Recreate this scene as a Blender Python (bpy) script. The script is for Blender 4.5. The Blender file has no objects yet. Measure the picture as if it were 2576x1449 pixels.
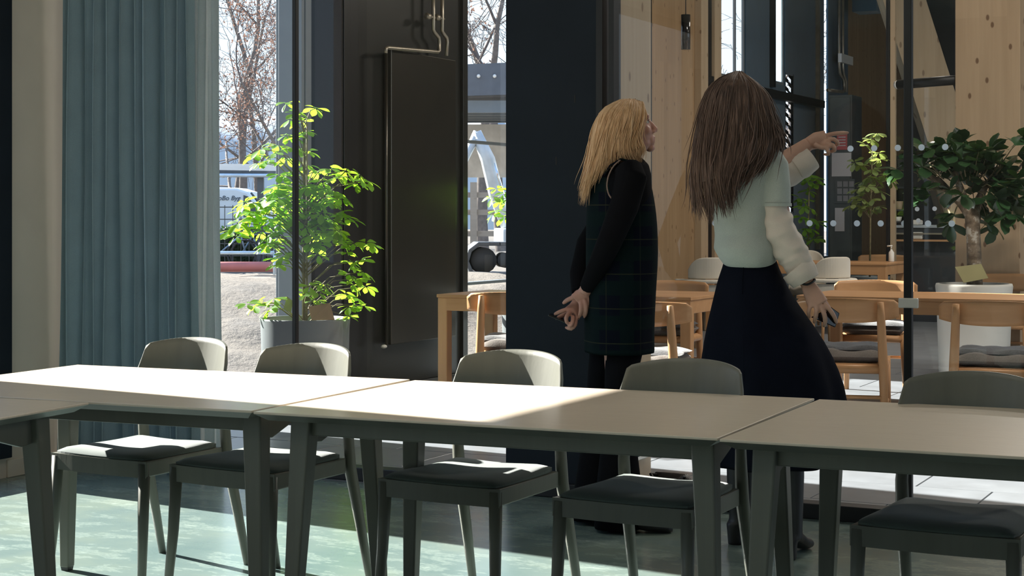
import bpy, bmesh, math, random
from mathutils import Vector, Matrix, noise
random.seed(7)
SC = bpy.context.scene
COL = SC.collection
PI = math.pi
# ---------------------------------------------------------------- camera
FPX, HOR, EYE, YAW = 4200.0, 540.0, 1.265, math.radians(26.5)
CT, ST = math.cos(YAW), math.sin(YAW)
cam_d = bpy.data.cameras.new('camera')
cam_d.sensor_fit = 'HORIZONTAL'; cam_d.sensor_width = 36.0
cam_d.lens = FPX / 2576 * 36.0
cam_d.shift_y = -(724.5 - HOR) / 2576
cam_d.clip_start = 0.05; cam_d.clip_end = 400
cam = bpy.data.objects.new('camera', cam_d); COL.objects.link(cam)
cam.location = (0, 0, EYE); cam.rotation_euler = (PI / 2, 0, YAW)
SC.camera = cam
# ---------------------------------------------------------------- view, sky, sun, added fill lights
SC.view_settings.view_transform = 'Standard'
try: SC.view_settings.look = 'None'
except Exception: pass
SC.view_settings.gamma = 1.0
SC.view_settings.use_curve_mapping = False
SC.view_settings.exposure = 0.75
SC.cycles.use_denoising = True
SC.cycles.max_bounces = 12
SC.cycles.diffuse_bounces = 5
SC.cycles.glossy_bounces = 4
SC.cycles.transparent_max_bounces = 24
SC.cycles.transmission_bounces = 8
SC.cycles.sample_clamp_indirect = 6.0
SC.cycles.caustics_reflective = False
SC.cycles.caustics_refractive = False
SUN_DIR = Vector((0.992, -0.13, -0.60)).normalized()      # the way the light travels
wd = bpy.data.worlds.new('sky'); SC.world = wd; wd.use_nodes = True
nt = wd.node_tree; nt.nodes.clear()
o_ = nt.nodes.new('ShaderNodeOutputWorld'); bg = nt.nodes.new('ShaderNodeBackground')
tc = nt.nodes.new('ShaderNodeTexCoord'); sx = nt.nodes.new('ShaderNodeSeparateXYZ')
cr = nt.nodes.new('ShaderNodeValToRGB')
nt.links.new(tc.outputs['Generated'], sx.inputs[0]); nt.links.new(sx.outputs['Z'], cr.inputs[0])
cr.color_ramp.elements[0].position = 0.0; cr.color_ramp.elements[0].color = (0.74, 0.88, 1.0, 1)
cr.color_ramp.elements[1].position = 0.7; cr.color_ramp.elements[1].color = (0.36, 0.58, 1.0, 1)
nt.links.new(cr.outputs[0], bg.inputs[0]); bg.inputs[1].default_value = 1.0
nt.links.new(bg.outputs[0], o_.inputs[0])
sun_d = bpy.data.lights.new('sun', 'SUN'); sun_d.energy = 17; sun_d.angle = math.radians(0.6); sun_d.color = (1.0, 0.96, 0.90)
sun = bpy.data.objects.new('sun', sun_d); COL.objects.link(sun)
sun.rotation_euler = SUN_DIR.to_track_quat('-Z', 'Y').to_euler(); sun.location = (-30, 5, 25)
# unseen fill lights added under both ceilings to brighten the rooms (warm)
FILL_LIGHTS = [('meeting', -2.2, 4.6, 3.12, 5), ('meeting', 1.5, 4.6, 3.12, 5), ('meeting', -2.2, 0.8, 3.12, 6),
         ('canteen', -1.5, 10.5, 4.9, 75), ('canteen', -2.5, 16.0, 4.9, 95), ('canteen', 3.0, 12.0, 4.9, 95)]
# ---------------------------------------------------------------- pixel <-> place
def c2w(x, y, z): return Vector((x * CT - y * ST, x * ST + y * CT, z))
def at(u, v, d): return c2w((u - 1288) / FPX * d, d, EYE - (v - HOR) / FPX * d)
def onz(u, v, z=0.0): return at(u, v, (EYE - z) * FPX / (v - HOR))
def dirxy(u):
    x = (u - 1288) / FPX
    return x * CT - ST, x * ST + CT
def onY(u, v, Y): return at(u, v, Y / dirxy(u)[1])
def onX(u, v, X): return at(u, v, X / dirxy(u)[0])
# ---------------------------------------------------------------- mesh builder
class MB:
    def __init__(s): s.v = []; s.f = []; s.sm = []
    def add(s, verts, faces, smooth=False):
        b = len(s.v); s.v.extend(Vector(p) for p in verts)
        for f in faces: s.f.append(tuple(i + b for i in f)); s.sm.append(smooth)
        return s
    def box(s, a, b):
        x0, y0, z0 = a; x1, y1, z1 = b
        return s.add([(x0,y0,z0),(x1,y0,z0),(x1,y1,z0),(x0,y1,z0),(x0,y0,z1),(x1,y0,z1),(x1,y1,z1),(x0,y1,z1)],
                     [(3,2,1,0),(4,5,6,7),(0,1,5,4),(1,2,6,5),(2,3,7,6),(3,0,4,7)])
    def hexa(s, lo, hi):      # lo, hi: four points each, same winding (ccw seen from above)
        return s.add(list(lo) + list(hi), [(3,2,1,0),(4,5,6,7),(0,1,5,4),(1,2,6,5),(2,3,7,6),(3,0,4,7)])
    def prism(s, poly, z0, z1):   # poly in xy ccw
        n = len(poly)
        vs = [(x, y, z0) for x, y in poly] + [(x, y, z1) for x, y in poly]
        fs = [tuple(range(n))[::-1], tuple(range(n, 2 * n))] + [(i, (i + 1) % n, n + (i + 1) % n, n + i) for i in range(n)]
        return s.add(vs, fs)
    def rings(s, rs, cap=True, smooth=True, closed=True):
        n = len(rs[0]); vs = [p for r in rs for p in r]; fs = []
        m = n if closed else n - 1
        for k in range(len(rs) - 1):
            for i in range(m):
                j = (i + 1) % n
                fs.append((k * n + i, k * n + j, (k + 1) * n + j, (k + 1) * n + i))
        if cap and closed:
            fs.append(tuple(range(n))[::-1]); fs.append(tuple(range((len(rs) - 1) * n, len(rs) * n)))
        return s.add(vs, fs, smooth)
    def tube(s, pts, rad, n=8, cap=True, flat=1.0, ref=None, smooth=True):
        pts = [Vector(p) for p in pts]
        if not isinstance(rad, (list, tuple)): rad = [rad] * len(pts)
        rs = []; nrm = None
        for i, p in enumerate(pts):
            t = (pts[min(i + 1, len(pts) - 1)] - pts[max(i - 1, 0)])
            if t.length < 1e-9: t = Vector((0, 0, 1))
            t.normalize()
            if nrm is None:
                a = Vector(ref) if ref else (Vector((0, 0, 1)) if abs(t.z) < 0.9 else Vector((1, 0, 0)))
                nrm = (a - t * a.dot(t)).normalized()
            else:
                nrm = (nrm - t * nrm.dot(t))
                if nrm.length < 1e-6: nrm = t.orthogonal()
                nrm.normalize()
            b = t.cross(nrm)
            rs.append([p + (nrm * math.cos(2 * PI * k / n) * rad[i] * flat + b * math.sin(2 * PI * k / n) * rad[i]) for k in range(n)])
        return s.rings(rs, cap, smooth)
    def lathe(s, prof, n=24, c=(0, 0, 0), smooth=True, cap=False):
        c = Vector(c)
        rs = [[c + Vector((r * math.cos(2 * PI * k / n), r * math.sin(2 * PI * k / n), z)) for k in range(n)] for r, z in prof]
        return s.rings(rs, cap, smooth)
    def ell(s, c, r, M=None, n=16, m=10):
        c = Vector(c); rs = []
        M = M or Matrix.Identity(3)
        for j in range(m + 1):
            t = PI * (j / m); st = max(math.sin(t), 1e-3)
            rs.append([c + M @ Vector((r[0] * st * math.cos(2 * PI * k / n), r[1] * st * math.sin(2 * PI * k / n), -r[2] * math.cos(t))) for k in range(n)])
        return s.rings(rs, True, True)
    def quad(s, a, b, c, d): return s.add([a, b, c, d], [(0, 1, 2, 3)])
    def build(s, name, mat, parent=None, off=None, bevel=0.0, seg=2, xf=None):
        me = bpy.data.meshes.new(name)
        off = Vector(off) if off is not None else Vector((0, 0, 0))
        vs = [(p - off) for p in s.v]
        if xf is not None: vs = [xf @ p for p in vs]
        me.from_pydata([tuple(p) for p in vs], [], s.f)
        me.polygons.foreach_set('use_smooth', s.sm)
        me.update()
        if mat: me.materials.append(mat)
        o = bpy.data.objects.new(name, me); COL.objects.link(o)
        if parent is not None: o.parent = parent
        elif off.length: o.location = off
        if bevel:
            b = o.modifiers.new('bevel', 'BEVEL'); b.width = bevel; b.segments = seg; b.limit_method = 'ANGLE'; b.angle_limit = math.radians(40)
            b.harden_normals = False
        return o
def tag(o, label, cat, group=None):
    o['label'] = label; o['category'] = cat
    if group: o['group'] = group
    return o
def thing(name, label, cat, loc=(0, 0, 0), rz=0.0, group=None):
    o = bpy.data.objects.new(name, None); COL.objects.link(o); o.empty_display_size = 0.1
    o.location = loc; o.rotation_euler = (0, 0, rz)
    return tag(o, label, cat, group)
def struct(o):
    o['kind'] = 'structure'; return o
def kids(o): return [c for c in bpy.data.objects if c.parent is o]
def copy_tree(o, parent=None, tree=None):
    c = o.copy(); COL.objects.link(c)
    if parent is not None: c.parent = parent
    for ch in tree[o]: copy_tree(ch, c, tree)
    return c
def tree_of(o):
    t = {}
    def rec(x):
        t[x] = [c for c in x.children]
        for c in t[x]: rec(c)
    rec(o); return t
def dup(root, tree, label, loc, rz, group=None):
    c = copy_tree(root, None, tree); c.location = loc; c.rotation_euler = (0, 0, rz); c['label'] = label
    if group: c['group'] = group
    return c
# ---------------------------------------------------------------- materials
class N:
    def __init__(s, name):
        s.m = bpy.data.materials.new(name); s.m.use_nodes = True
        s.t = s.m.node_tree; s.t.nodes.clear()
        s.out = s.t.nodes.new('ShaderNodeOutputMaterial')
    def n(s, typ, ins=None, **kw):
        x = s.t.nodes.new('ShaderNode' + typ)
        for k, v in kw.items(): setattr(x, k, v)
        for k, v in (ins or {}).items():
            if isinstance(v, bpy.types.NodeSocket): s.t.links.new(v, x.inputs[k])
            else: x.inputs[k].default_value = v
        return x
    def co(s, scale=(1, 1, 1), kind='Object'):
        c = s.n('TexCoord'); mp = s.n('Mapping', {'Vector': c.outputs[kind], 'Scale': scale}); return mp.outputs[0]
    def noise(s, vec, scale, detail=3, rough=0.55, out='Fac'):
        return s.n('TexNoise', {'Vector': vec, 'Scale': scale, 'Detail': detail, 'Roughness': rough}).outputs[out]
    def ramp(s, fac, stops):
        r = s.n('ValToRGB', {0: fac}); e = r.color_ramp.elements
        while len(e) < len(stops): e.new(0.5)
        for i, (p, c) in enumerate(stops):
            e[i].position = p; e[i].color = (c[0], c[1], c[2], 1) if hasattr(c, '__len__') else (c, c, c, 1)
        return r.outputs[0]
    def mix(s, f, a, b):
        x = s.n('MixRGB'); 
        for k, v in ((0, f), (1, a), (2, b)):
            if isinstance(v, bpy.types.NodeSocket): s.t.links.new(v, x.inputs[k])
            else: x.inputs[k].default_value = (v if k == 0 else (v[0], v[1], v[2], 1))
        return x.outputs[0]
    def math(s, op, a, b=0.0):
        return s.n('Math', {0: a, 1: b}, operation=op).outputs[0]
    def bump(s, h, strength=0.2, dist=0.01):
        return s.n('Bump', {'Height': h, 'Strength': strength, 'Distance': dist}).outputs[0]
    def bsdf(s, color, rough=0.5, metal=0.0, normal=None, spec=0.5, **kw):
        b = s.n('BsdfPrincipled')
        def put(k, v):
            if isinstance(v, bpy.types.NodeSocket): s.t.links.new(v, b.inputs[k])
            else: b.inputs[k].default_value = (v[0], v[1], v[2], 1) if hasattr(v, '__len__') and len(v) == 3 else v
        put('Base Color', color); put('Roughness', rough); put('Metallic', metal); put('Specular IOR Level', spec)
        for k, v in kw.items(): put(k.replace('_', ' '), v)
        if normal is not None: s.t.links.new(normal, b.inputs['Normal'])
        return b.outputs[0]
    def done(s, sh): s.t.links.new(sh, s.out.inputs[0]); return s.m
def plain(name, col, rough=0.5, metal=0.0, var=0.12, scale=6, bump=0.0, spec=0.5):
    k = N(name); c = k.co(); f = k.noise(c, scale)
    lo = tuple(x * (1 - var) for x in col); hi = tuple(min(1, x * (1 + var)) for x in col)
    colr = k.ramp(f, [(0.3, lo), (0.7, hi)])
    nm = k.bump(k.noise(c, scale * 12, 2), bump) if bump else None
    return k.done(k.bsdf(colr, rough, metal, nm, spec))
def timber(name, a, b, knot=(0.10, 0.045, 0.02), lam=0.11, knots=0.5, rough=0.5, axis='Z', kscale=5.0, thr=0.075):
    k = N(name)
    sc = {'Z': (1, 1, 0.055), 'X': (0.055, 1, 1), 'Y': (1, 0.055, 1)}[axis]
    c = k.co(sc); grain = k.noise(c, 26, 5, 0.6); broad = k.noise(c, 7, 3)
    g = k.math('ADD', k.math('MULTIPLY', grain, 0.45), k.math('MULTIPLY', broad, 0.55))
    col = k.ramp(g, [(0.32, b), (0.5, tuple((x + y) / 2 for x, y in zip(a, b))), (0.66, a)])
    # lamellae of slightly different tone
    cc = k.co({'Z': (1 / lam, 1 / lam, 0.35), 'X': (0.35, 1 / lam, 1 / lam), 'Y': (1 / lam, 0.35, 1 / lam)}[axis])
    sn = k.n('VectorMath', {0: cc}, operation='FLOOR').outputs[0]
    wn = k.n('TexWhiteNoise', {'Vector': sn}, noise_dimensions='3D').outputs['Value']
    col = k.mix(k.math('MULTIPLY', wn, 0.22), col, tuple(x * 0.6 for x in b))
    if knots:
        kv = k.n('SeparateXYZ', {0: k.co()}); h = {'Z': 2, 'X': 0, 'Y': 1}[axis]; oth = [q for q in (0, 1, 2) if q != h]
        kc = k.n('CombineXYZ', {0: k.math('ADD', kv.outputs[oth[0]], kv.outputs[oth[1]]), 1: k.math('MULTIPLY', kv.outputs[h], 0.55)}).outputs[0]
        vo = k.n('TexVoronoi', {'Vector': kc, 'Scale': kscale, 'Randomness': 1.0}, voronoi_dimensions='2D').outputs['Distance']
        kn = k.ramp(vo, [(thr * 0.6, 1.0), (thr, 0.0)])
        col = k.mix(k.math('MULTIPLY', kn, knots), col, knot)
    return k.done(k.bsdf(col, rough, 0, k.bump(grain, 0.08), 0.3))
def glassmat(name, tint=(1, 1, 1), ior=1.45, gain=1.0):
    k = N(name); fc = k.n('LayerWeight', {'Blend': 0.5}).outputs['Facing']
    f = k.math('ADD', k.math('MULTIPLY', k.math('POWER', fc, 5.0), 0.9 * gain), 0.045 * gain)
    tr = k.n('BsdfTransparent', {'Color': (*tint, 1)}).outputs[0]; gl = k.n('BsdfGlossy', {'Color': (1, 1, 1, 1), 'Roughness': 0.0}).outputs[0]
    return k.done(k.n('MixShader', {0: f, 1: tr, 2: gl}).outputs[0])
def leafmat(name, a, b, trans, tfac=0.5, rough=0.35, vein=True):
    k = N(name); f = k.noise(k.co(), 9, 2); oi = k.n('ObjectInfo').outputs['Random']
    col = k.ramp(k.math('ADD', k.math('MULTIPLY', f, 0.7), k.math('MULTIPLY', oi, 0.3)), [(0.25, a), (0.75, b)])
    p = k.bsdf(col, rough, 0, None, 0.5)
    t = k.n('BsdfTranslucent', {'Color': (*trans, 1)}).outputs[0]
    return k.done(k.n('MixShader', {0: tfac, 1: p, 2: t}).outputs[0])
def fabric(name, col, scale=220, var=0.18, bump=0.25, rough=0.9, trans=0.0, sheen=0.3, spec=0.2):
    k = N(name); c = k.co(); w = k.noise(c, scale, 2); f = k.noise(c, 7, 3)
    g = k.math('ADD', k.math('MULTIPLY', w, 0.5), k.math('MULTIPLY', f, 0.5))
    colr = k.ramp(g, [(0.3, tuple(x * (1 - var) for x in col)), (0.7, tuple(min(1, x * (1 + var)) for x in col))])
    p = k.bsdf(colr, rough, 0, k.bump(w, bump, 0.003), spec, Sheen_Weight=sheen)
    if trans:
        t = k.n('BsdfTranslucent', {'Color': (*[min(1, x * 1.3) for x in col], 1)}).outputs[0]
        p = k.n('MixShader', {0: trans, 1: p, 2: t}).outputs[0]
    return k.done(p)
M = {}
M['beige'] = plain('wall_paint_beige', (0.61, 0.545, 0.475), 0.8, 0, 0.04, 3)
M['white_ceiling'] = plain('ceiling_paint', (0.72, 0.70, 0.66), 0.9, 0, 0.03)
M['navy'] = plain('navy_panel', (0.010, 0.015, 0.023), 0.75, 0, 0.12, 4, 0, 0.25)
M['navydeep'] = plain('deep_navy_panel', (0.005, 0.0085, 0.016), 0.8, 0, 0.1, 4, 0, 0.2)
M['navy_curtain'] = fabric('navy_fabric', (0.040, 0.085, 0.13))
M['darkpanel'] = plain('charcoal_panel', (0.026, 0.025, 0.022), 0.32, 0.0, 0.15, 2)
M['radiator'] = plain('charcoal_metal', (0.095, 0.085, 0.07), 0.30, 0.85, 0.1, 2)
M['greyjamb'] = plain('grey_jamb_paint', (0.15, 0.17, 0.185), 0.5, 0, 0.05)
M['black'] = plain('black_frame', (0.005, 0.005, 0.006), 0.5, 0, 0.2)
M['steelpipe'] = plain('pipe_steel', (0.42, 0.37, 0.29), 0.35, 0.7, 0.15, 9)
M['endwall'] = plain('end_wall_grey', (0.055, 0.057, 0.065), 0.6, 0, 0.1)
M['glass'] = glassmat('clear_glass', (0.97, 0.985, 0.98), 1.45, 0.55)
M['oak'] = timber('oak', (0.60, 0.335, 0.165), (0.47, 0.245, 0.11), lam=0.5, knots=0, rough=0.42, axis='X')
M['oakv'] = timber('oak_upright', (0.59, 0.33, 0.16), (0.46, 0.24, 0.11), lam=0.5, knots=0, rough=0.42)
M['clt'] = timber('spruce_timber', (0.50, 0.36, 0.23), (0.41, 0.285, 0.175), knots=0.8, kscale=5.2, thr=0.085)
M['cltpale'] = timber('pale_spruce', (0.48, 0.37, 0.25), (0.40, 0.295, 0.19), knots=0.55)
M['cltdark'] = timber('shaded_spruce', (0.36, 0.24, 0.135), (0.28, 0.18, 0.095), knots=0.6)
M['curtain'] = fabric('blue_green_curtain', (0.25, 0.335, 0.39), 260, 0.1, 0.15, trans=0.05)
M['sheer'] = fabric('sheer_curtain', (0.50, 0.555, 0.575), 120, 0.2, 0.1, trans=0.6)
M['plug'] = plain('white_plastic', (0.75, 0.72, 0.66), 0.35, 0, 0.03)
M['dark'] = plain('dark_recess', (0.01, 0.01, 0.01), 0.7)
def floormat():
    k = N('green_polished_concrete'); c = k.co()
    a = k.noise(c, 1.1, 6, 0.62); b = k.noise(k.co((1.0, 2.2, 1)), 3.2, 5, 0.7)
    col = k.ramp(a, [(0.3, (0.095, 0.148, 0.148)), (0.5, (0.135, 0.185, 0.175)), (0.62, (0.165, 0.21, 0.18)), (0.75, (0.205, 0.24, 0.20))])
    sm = k.ramp(b, [(0.52, 0.0), (0.56, 0.6), (0.60, 0.15), (0.66, 1.0)])
    col = k.mix(k.math('MULTIPLY', sm, 0.5), col, (0.33, 0.40, 0.35))
    r = k.math('ADD', k.math('MULTIPLY', b, 0.16), 0.16)
    return k.done(k.bsdf(col, r, 0, k.bump(b, 0.04), 0.5))
M['floor'] = floormat()
M['tile'] = plain('grey_floor_tile', (0.20, 0.215, 0.235), 0.34, 0, 0.14, 4, 0.03)
M['grout'] = plain('grout', (0.10, 0.105, 0.11), 0.8)
# ================================================================ SETTING
YG = 6.81          # plane of the glass partition
XL = -5.76         # inner face of the meeting-room left wall
XF = -6.35         # inner face of the canteen facade
# floors
f = struct(MB().box((-5.98, -3.5, -0.25), (5.2, YG, 0.0)).build('floor', M['floor']))
f2 = struct(MB().box((-6.9, YG, -0.25), (8.2, 28, -0.006)).build('floor', M['grout']))
tm = []
for (a, b) in ((0.694, 0.534), (0.347, 0.534)):
    tm.append(MB().box((0, 0, -0.03), (a, b, 0.0)).build('tile', M['tile'], f2, bevel=0.002, seg=1))
for t in tm: t.location = (0, 0, -5)
x0t, y0t = -2.13 - 0.70 * 6 - 0.003, 7.26 - 0.54 + 0.003
first = True
for r in range(13):
    y = y0t + r * 0.54
    for c in range(11):
        x = x0t + c * 0.70 + (0.35 if r % 2 == 0 else 0.0)
        if x < -6.66 or x > 0.35 + 0.2 * r: continue
        # only where the floor can be seen past the pillar and the curtain
        if first: t = tm[0]; first = False
        else: t = tm[0].copy(); COL.objects.link(t); t.parent = f2
        t.location = (x, y, 0.0 + random.uniform(-0.0008, 0.0006))
bpy.data.objects.remove(tm[1])
tl = MB()
tl.box((-6.6, y0t + 13 * 0.54, -0.03), (7.9, 27.5, 0.0)); tl.box((0.7, YG + 0.1, -0.03), (7.9, y0t + 13 * 0.54, 0.0))
far_floor = tl.build('tile_field', M['tile'], f2); far_floor['kind'] = 'stuff'
# left wall of the meeting room: two tall window openings
def wall_y(mb, x0, x1, ys, openings, z1):
    # wall along Y with openings (ya, yb, za, zb)
    y = ys[0]
    for ya, yb, za, zb in sorted(openings):
        if ya > y: mb.box((x0, y, 0), (x1, ya, z1))
        if za > 0: mb.box((x0, ya, 0), (x1, yb, za))
        if zb < z1: mb.box((x0, ya, zb), (x1, yb, z1))
        y = yb
    if y < ys[1]: mb.box((x0, y, 0), (x1, ys[1], z1))
    return mb
W1Z = 3.13
wl = struct(wall_y(MB(), XL - 0.22, XL, (-3.5, YG + 0.06), [(4.27, 6.10, 0.10, W1Z), (-2.2, 2.4, 0.10, W1Z)], 3.2).build('wall_left', M['beige']))
struct(MB().box((XL, 6.1, 0.0), (XL + 0.014, YG - 0.08, 0.085)).box((XL, 2.4, 0.0), (XL + 0.014, 4.2, 0.085)).build('baseboard_left', M['beige'], bevel=0.003))
def window_frame_y(name, x, ya, yb, za, zb, mat, t=0.06, d=0.09, mull=()):
    m = MB()
    m.box((x - d / 2, ya, za), (x + d / 2, ya + t, zb)); m.box((x - d / 2, yb - t, za), (x + d / 2, yb, zb))
    m.box((x - d / 2, ya + t, za), (x + d / 2, yb - t, za + t)); m.box((x - d / 2, ya + t, zb - t), (x + d / 2, yb - t, zb))
    for q in mull: m.box((x - d / 2, q - t / 2, za + t), (x + d / 2, q + t / 2, zb - t))
    w = struct(m.build(name, mat, bevel=0.004))
    g = MB().quad((x, ya + t * .5, za + t * .5), (x, yb - t * .5, za + t * .5), (x, yb - t * .5, zb - t * .5), (x, ya + t * .5, zb - t * .5)).build('glass_pane', M['glass'], w)
    return w
# dark inner frame standing proud of the beige wall at the picture's left edge
window_frame_y('window_1', XL - 0.02, 4.27, 6.10, 0.10, W1Z, M['navy'], 0.11, 0.12)
window_frame_y('window_2', XL - 0.02, -2.2, 2.4, 0.10, W1Z, M['navy'], 0.06, 0.12, (0.1,))
# rest of the meeting room shell
struct(MB().box((-5.98, -3.7, 0), (5.2, -3.5, 3.2)).build('wall_back', M['beige']))
wr = MB(); wall_y(wr, 5.0, 5.2, (-3.5, YG), [(-1.5, 2.6, 0.8, 2.6)], 3.2)
struct(wr.build('wall_right', M['beige']))
window_frame_y('window_3', 5.1, -1.5, 2.6, 0.8, 2.6, M['black'], 0.06, 0.1, (0.5,))
ceil = struct(MB().box((-5.98, -3.7, 3.2), (5.2, YG, 3.4)).build('ceiling', M['white_ceiling']))
ceil2 = struct(MB().box((-6.9, YG, 5.0), (8.2, 28, 5.2)).build('ceiling', M['clt']))
for room, x, y, z, w in FILL_LIGHTS:  # added fill light with a housing box around it
    L = bpy.data.lights.new('ceiling_fill_light', 'AREA'); L.shape = 'RECTANGLE'; L.size = 1.2; L.size_y = 0.3; L.energy = w; L.color = (1.0, 0.93, 0.83)
    lo = bpy.data.objects.new('ceiling_fill_light', L); COL.objects.link(lo); lo.location = (x, y, z - 0.03)
    MB().box((x - 0.62, y - 0.17, z - 0.02), (x + 0.62, y + 0.17, z + 0.08)).build('fill_light_housing', M['black'], ceil if room == 'meeting' else ceil2)
# wall above the partition
struct(MB().box((-5.98, YG - 0.05, 3.1), (8.2, YG + 0.10, 5.2)).build('wall_partition', M['navy']))
# ---- canteen facade on the left
HF = 5.0
fa = MB()
wall_y(fa, XF - 0.20, XF, (YG + 0.06, 10.0), [(8.2, 9.54, 0.0, 3.7)], HF)
struct(fa.build('wall_facade', M['navy']))
fb = MB(); wall_y(fb, XF - 0.20, XF, (10.0, 15.95), [(11.9, 13.12, 0.0, 3.7)], HF)
struct(fb.build('wall_facade', M['darkpanel']))
fc = MB(); fc.box((XF - 0.30, 15.95, 0), (XF, 17.42, HF))
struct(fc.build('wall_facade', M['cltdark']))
fd = MB(); wall_y(fd, XF - 0.025, XF, (17.42, 23.5), [(17.85, 18.95, 2.84, 4.7), (19.95, 20.50, 2.90, 4.7), (20.52, 20.84, 1.3, 3.05), (22.27, 22.47, 0.7, 4.7)], HF)
struct(fd.build('wall_facade', M['navy_curtain']))
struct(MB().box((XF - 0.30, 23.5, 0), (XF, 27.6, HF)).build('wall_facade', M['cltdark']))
struct(MB().box((-6.65, 27.5, 0), (8.2, 27.8, HF)).build('wall_end', M['endwall']))
wr2 = MB(); wall_y(wr2, 8.0, 8.2, (YG, 27.8), [(8.0, 20.0, 0.3, 4.2)], HF)
struct(wr2.build('wall_far_right', M['cltpale']))
window_frame_y('window_4', 8.1, 8.0, 20.0, 0.3, 4.2, M['black'], 0.08, 0.1, (11, 14, 17))
window_frame_y('window_5', XF - 0.19, 8.2, 9.54, 0.0, 3.7, M['greyjamb'], 0.022, 0.03)
window_frame_y('window_6', XF - 0.19, 11.9, 13.12, 0.0, 3.7, M['black'], 0.022, 0.03)
w6 = [o for o in bpy.data.objects if o.name == 'window_6'][0]
for z in (1.875, 0.69): MB().box((XF - 0.23, 11.92, z - 0.012), (XF - 0.17, 13.10, z + 0.012)).build('transom', M['greyjamb'], w6)
window_frame_y('window_7', XF - 0.03, 17.85, 18.95, 2.84, 4.7, M['greyjamb'], 0.04, 0.03, (18.62,))
window_frame_y('window_8', XF - 0.03, 19.95, 20.50, 2.90, 4.7, M['greyjamb'], 0.04, 0.03)
MB().box((XF - 0.040, 20.17, 2.95), (XF - 0.036, 20.47, 4.68)).build('frosted_blind', M['sheer'], [o for o in bpy.data.objects if o.name == 'window_8'][0])
# grey reveal and navy hanging beside window_5
struct(MB().box((XF - 0.18, 9.512, 0), (XF + 0.012, 9.545, 3.7)).build('trim_1', M['greyjamb'], bevel=0.004))
struct(MB().box((XF - 0.0, 9.55, 0), (XF + 0.02, 9.62, 4.4)).build('trim_2', M['greyjamb'], bevel=0.004))
struct(MB().box((XF, 9.64, 0), (XF + 0.035, 9.98, 4.4)).build('trim_3', M['navydeep'], bevel=0.004))
for y in (10.06, 11.84): struct(MB().box((XF, y - 0.04, 0), (XF + 0.03, y + 0.04, 4.4)).build('trim_4', M['darkpanel'], bevel=0.003))
# transom ledge under the high windows
struct(MB().box((XF, 17.42, 2.70), (XF + 0.09, 22.0, 2.80)).build('trim_5', M['black'], bevel=0.004))
struct(MB().box((XF, 21.86, 0.8), (XF + 0.05, 21.92, 4.8)).build('trim_6', M['steelpipe']))
struct(MB().box((XF + 0.0, 19.86, 2.84), (XF + 0.06, 19.93, 4.8)).build('trim_7', M['black']))
# pale spruce edge of the column by the high window, with black reveal
struct(MB().box((XF, 17.44, 0), (XF + 0.07, 17.56, HF)).build('trim_8', M['black']))
struct(MB().box((XF, 17.58, 0), (XF + 0.10, 17.80, HF)).build('trim_9', M['cltpale'], bevel=0.003))
struct(MB().box((XF, 17.2, 0), (XF + 0.08, 17.42, HF)).build('trim_10', M['cltpale'], bevel=0.003))
# lattice strip in the narrow slot window
sl = struct(MB().box((XF - 0.03, 20.505, 1.28), (XF + 0.004, 20.52, 3.07)).box((XF - 0.03, 20.84, 1.28), (XF + 0.004, 20.855, 3.07)).build('window_9', M['black']))
z = 1.32; sm = None
while z < 3.0:
    for c in range(2):
        zz = z + (0.055 if c else 0); y = 20.522 + c * 0.158
        if sm is None:
            sm = MB().hexa([(-0.003, 0, 0), (0.003, 0, 0), (0.003, 0.157, -0.035), (-0.003, 0.157, -0.035)], [(-0.003, 0, 0.05), (0.003, 0, 0.05), (0.003, 0.157, 0.015), (-0.003, 0.157, 0.015)]).build('slat', M['black'], sl); o = sm
        else: o = sm.copy(); COL.objects.link(o)
        o.location = (XF - 0.012, y, zz)
    z += 0.11
# ---- glass partition
pt = MB()
for X, w, dp in ((-4.574, 0.022, 0.015), (-1.590, 0.034, 0.015), (1.2, 0.034, 0.015)):
    pt.box((X - w / 2, YG - dp, 0.06), (X + w / 2, YG + dp, 3.1))
part = struct(pt.build('window_10', M['black'], bevel=0.004))
MB().box((XL, YG - 0.05, 0), (-3.41, YG + 0.04, 0.065)).box((-2.93, YG - 0.05, 0), (5.0, YG + 0.04, 0.065)).box((-3.41, YG - 0.05, 0), (-2.93, YG - 0.02, 0.065)).build('base_rail', M['black'], part, bevel=0.004)
MB().box((XL, YG - 0.05, 3.04), (5.0, YG + 0.04, 3.1)).build('head_rail', M['black'], part)
for xa, xb in ((XL, -4.585), (-4.563, -3.43), (-2.88, -1.607), (-1.573, 1.183), (1.217, 5.0)):
    MB().quad((xa, YG, 0.06), (xb, YG, 0.06), (xb, YG, 3.06), (xa, YG, 3.06)).build('glass_pane', M['glass'], part)
kd = N('frosted_sticker')
M['dot'] = kd.done(kd.n('MixShader', {0: 0.5, 1: kd.bsdf((0.80, 0.86, 0.93), 0.6), 2: kd.n('BsdfTranslucent', {'Color': (0.85, 0.92, 1.0, 1)}).outputs[0]}).outputs[0])
dmesh = None
for rz_, u0 in ((1.538, 2020), (1.229, 1798)):
    for i in range(11):
        u = u0 + i * 59.6
        if u > 2420: break
        p = onY(u, 500, YG - 0.004)
        if dmesh is None:
            mb = MB(); n = 20
            vs = [(0.0128 * math.cos(2 * PI * q / n), 0, 0.0128 * math.sin(2 * PI * q / n)) for q in range(n)]
            mb.add(vs + [(x, 0.002, z) for x, y, z in vs], [tuple(range(n)), tuple(range(n, 2 * n))[::-1]] + [(q, n + q, n + (q + 1) % n, (q + 1) % n) for q in range(n)])
            d0 = mb.build('sticker_dot', M['dot'], part); dmesh = d0; o = d0
        else:
            o = dmesh.copy(); COL.objects.link(o); o.parent = part
        o.location = (p.x, YG - 0.004, rz_)
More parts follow.
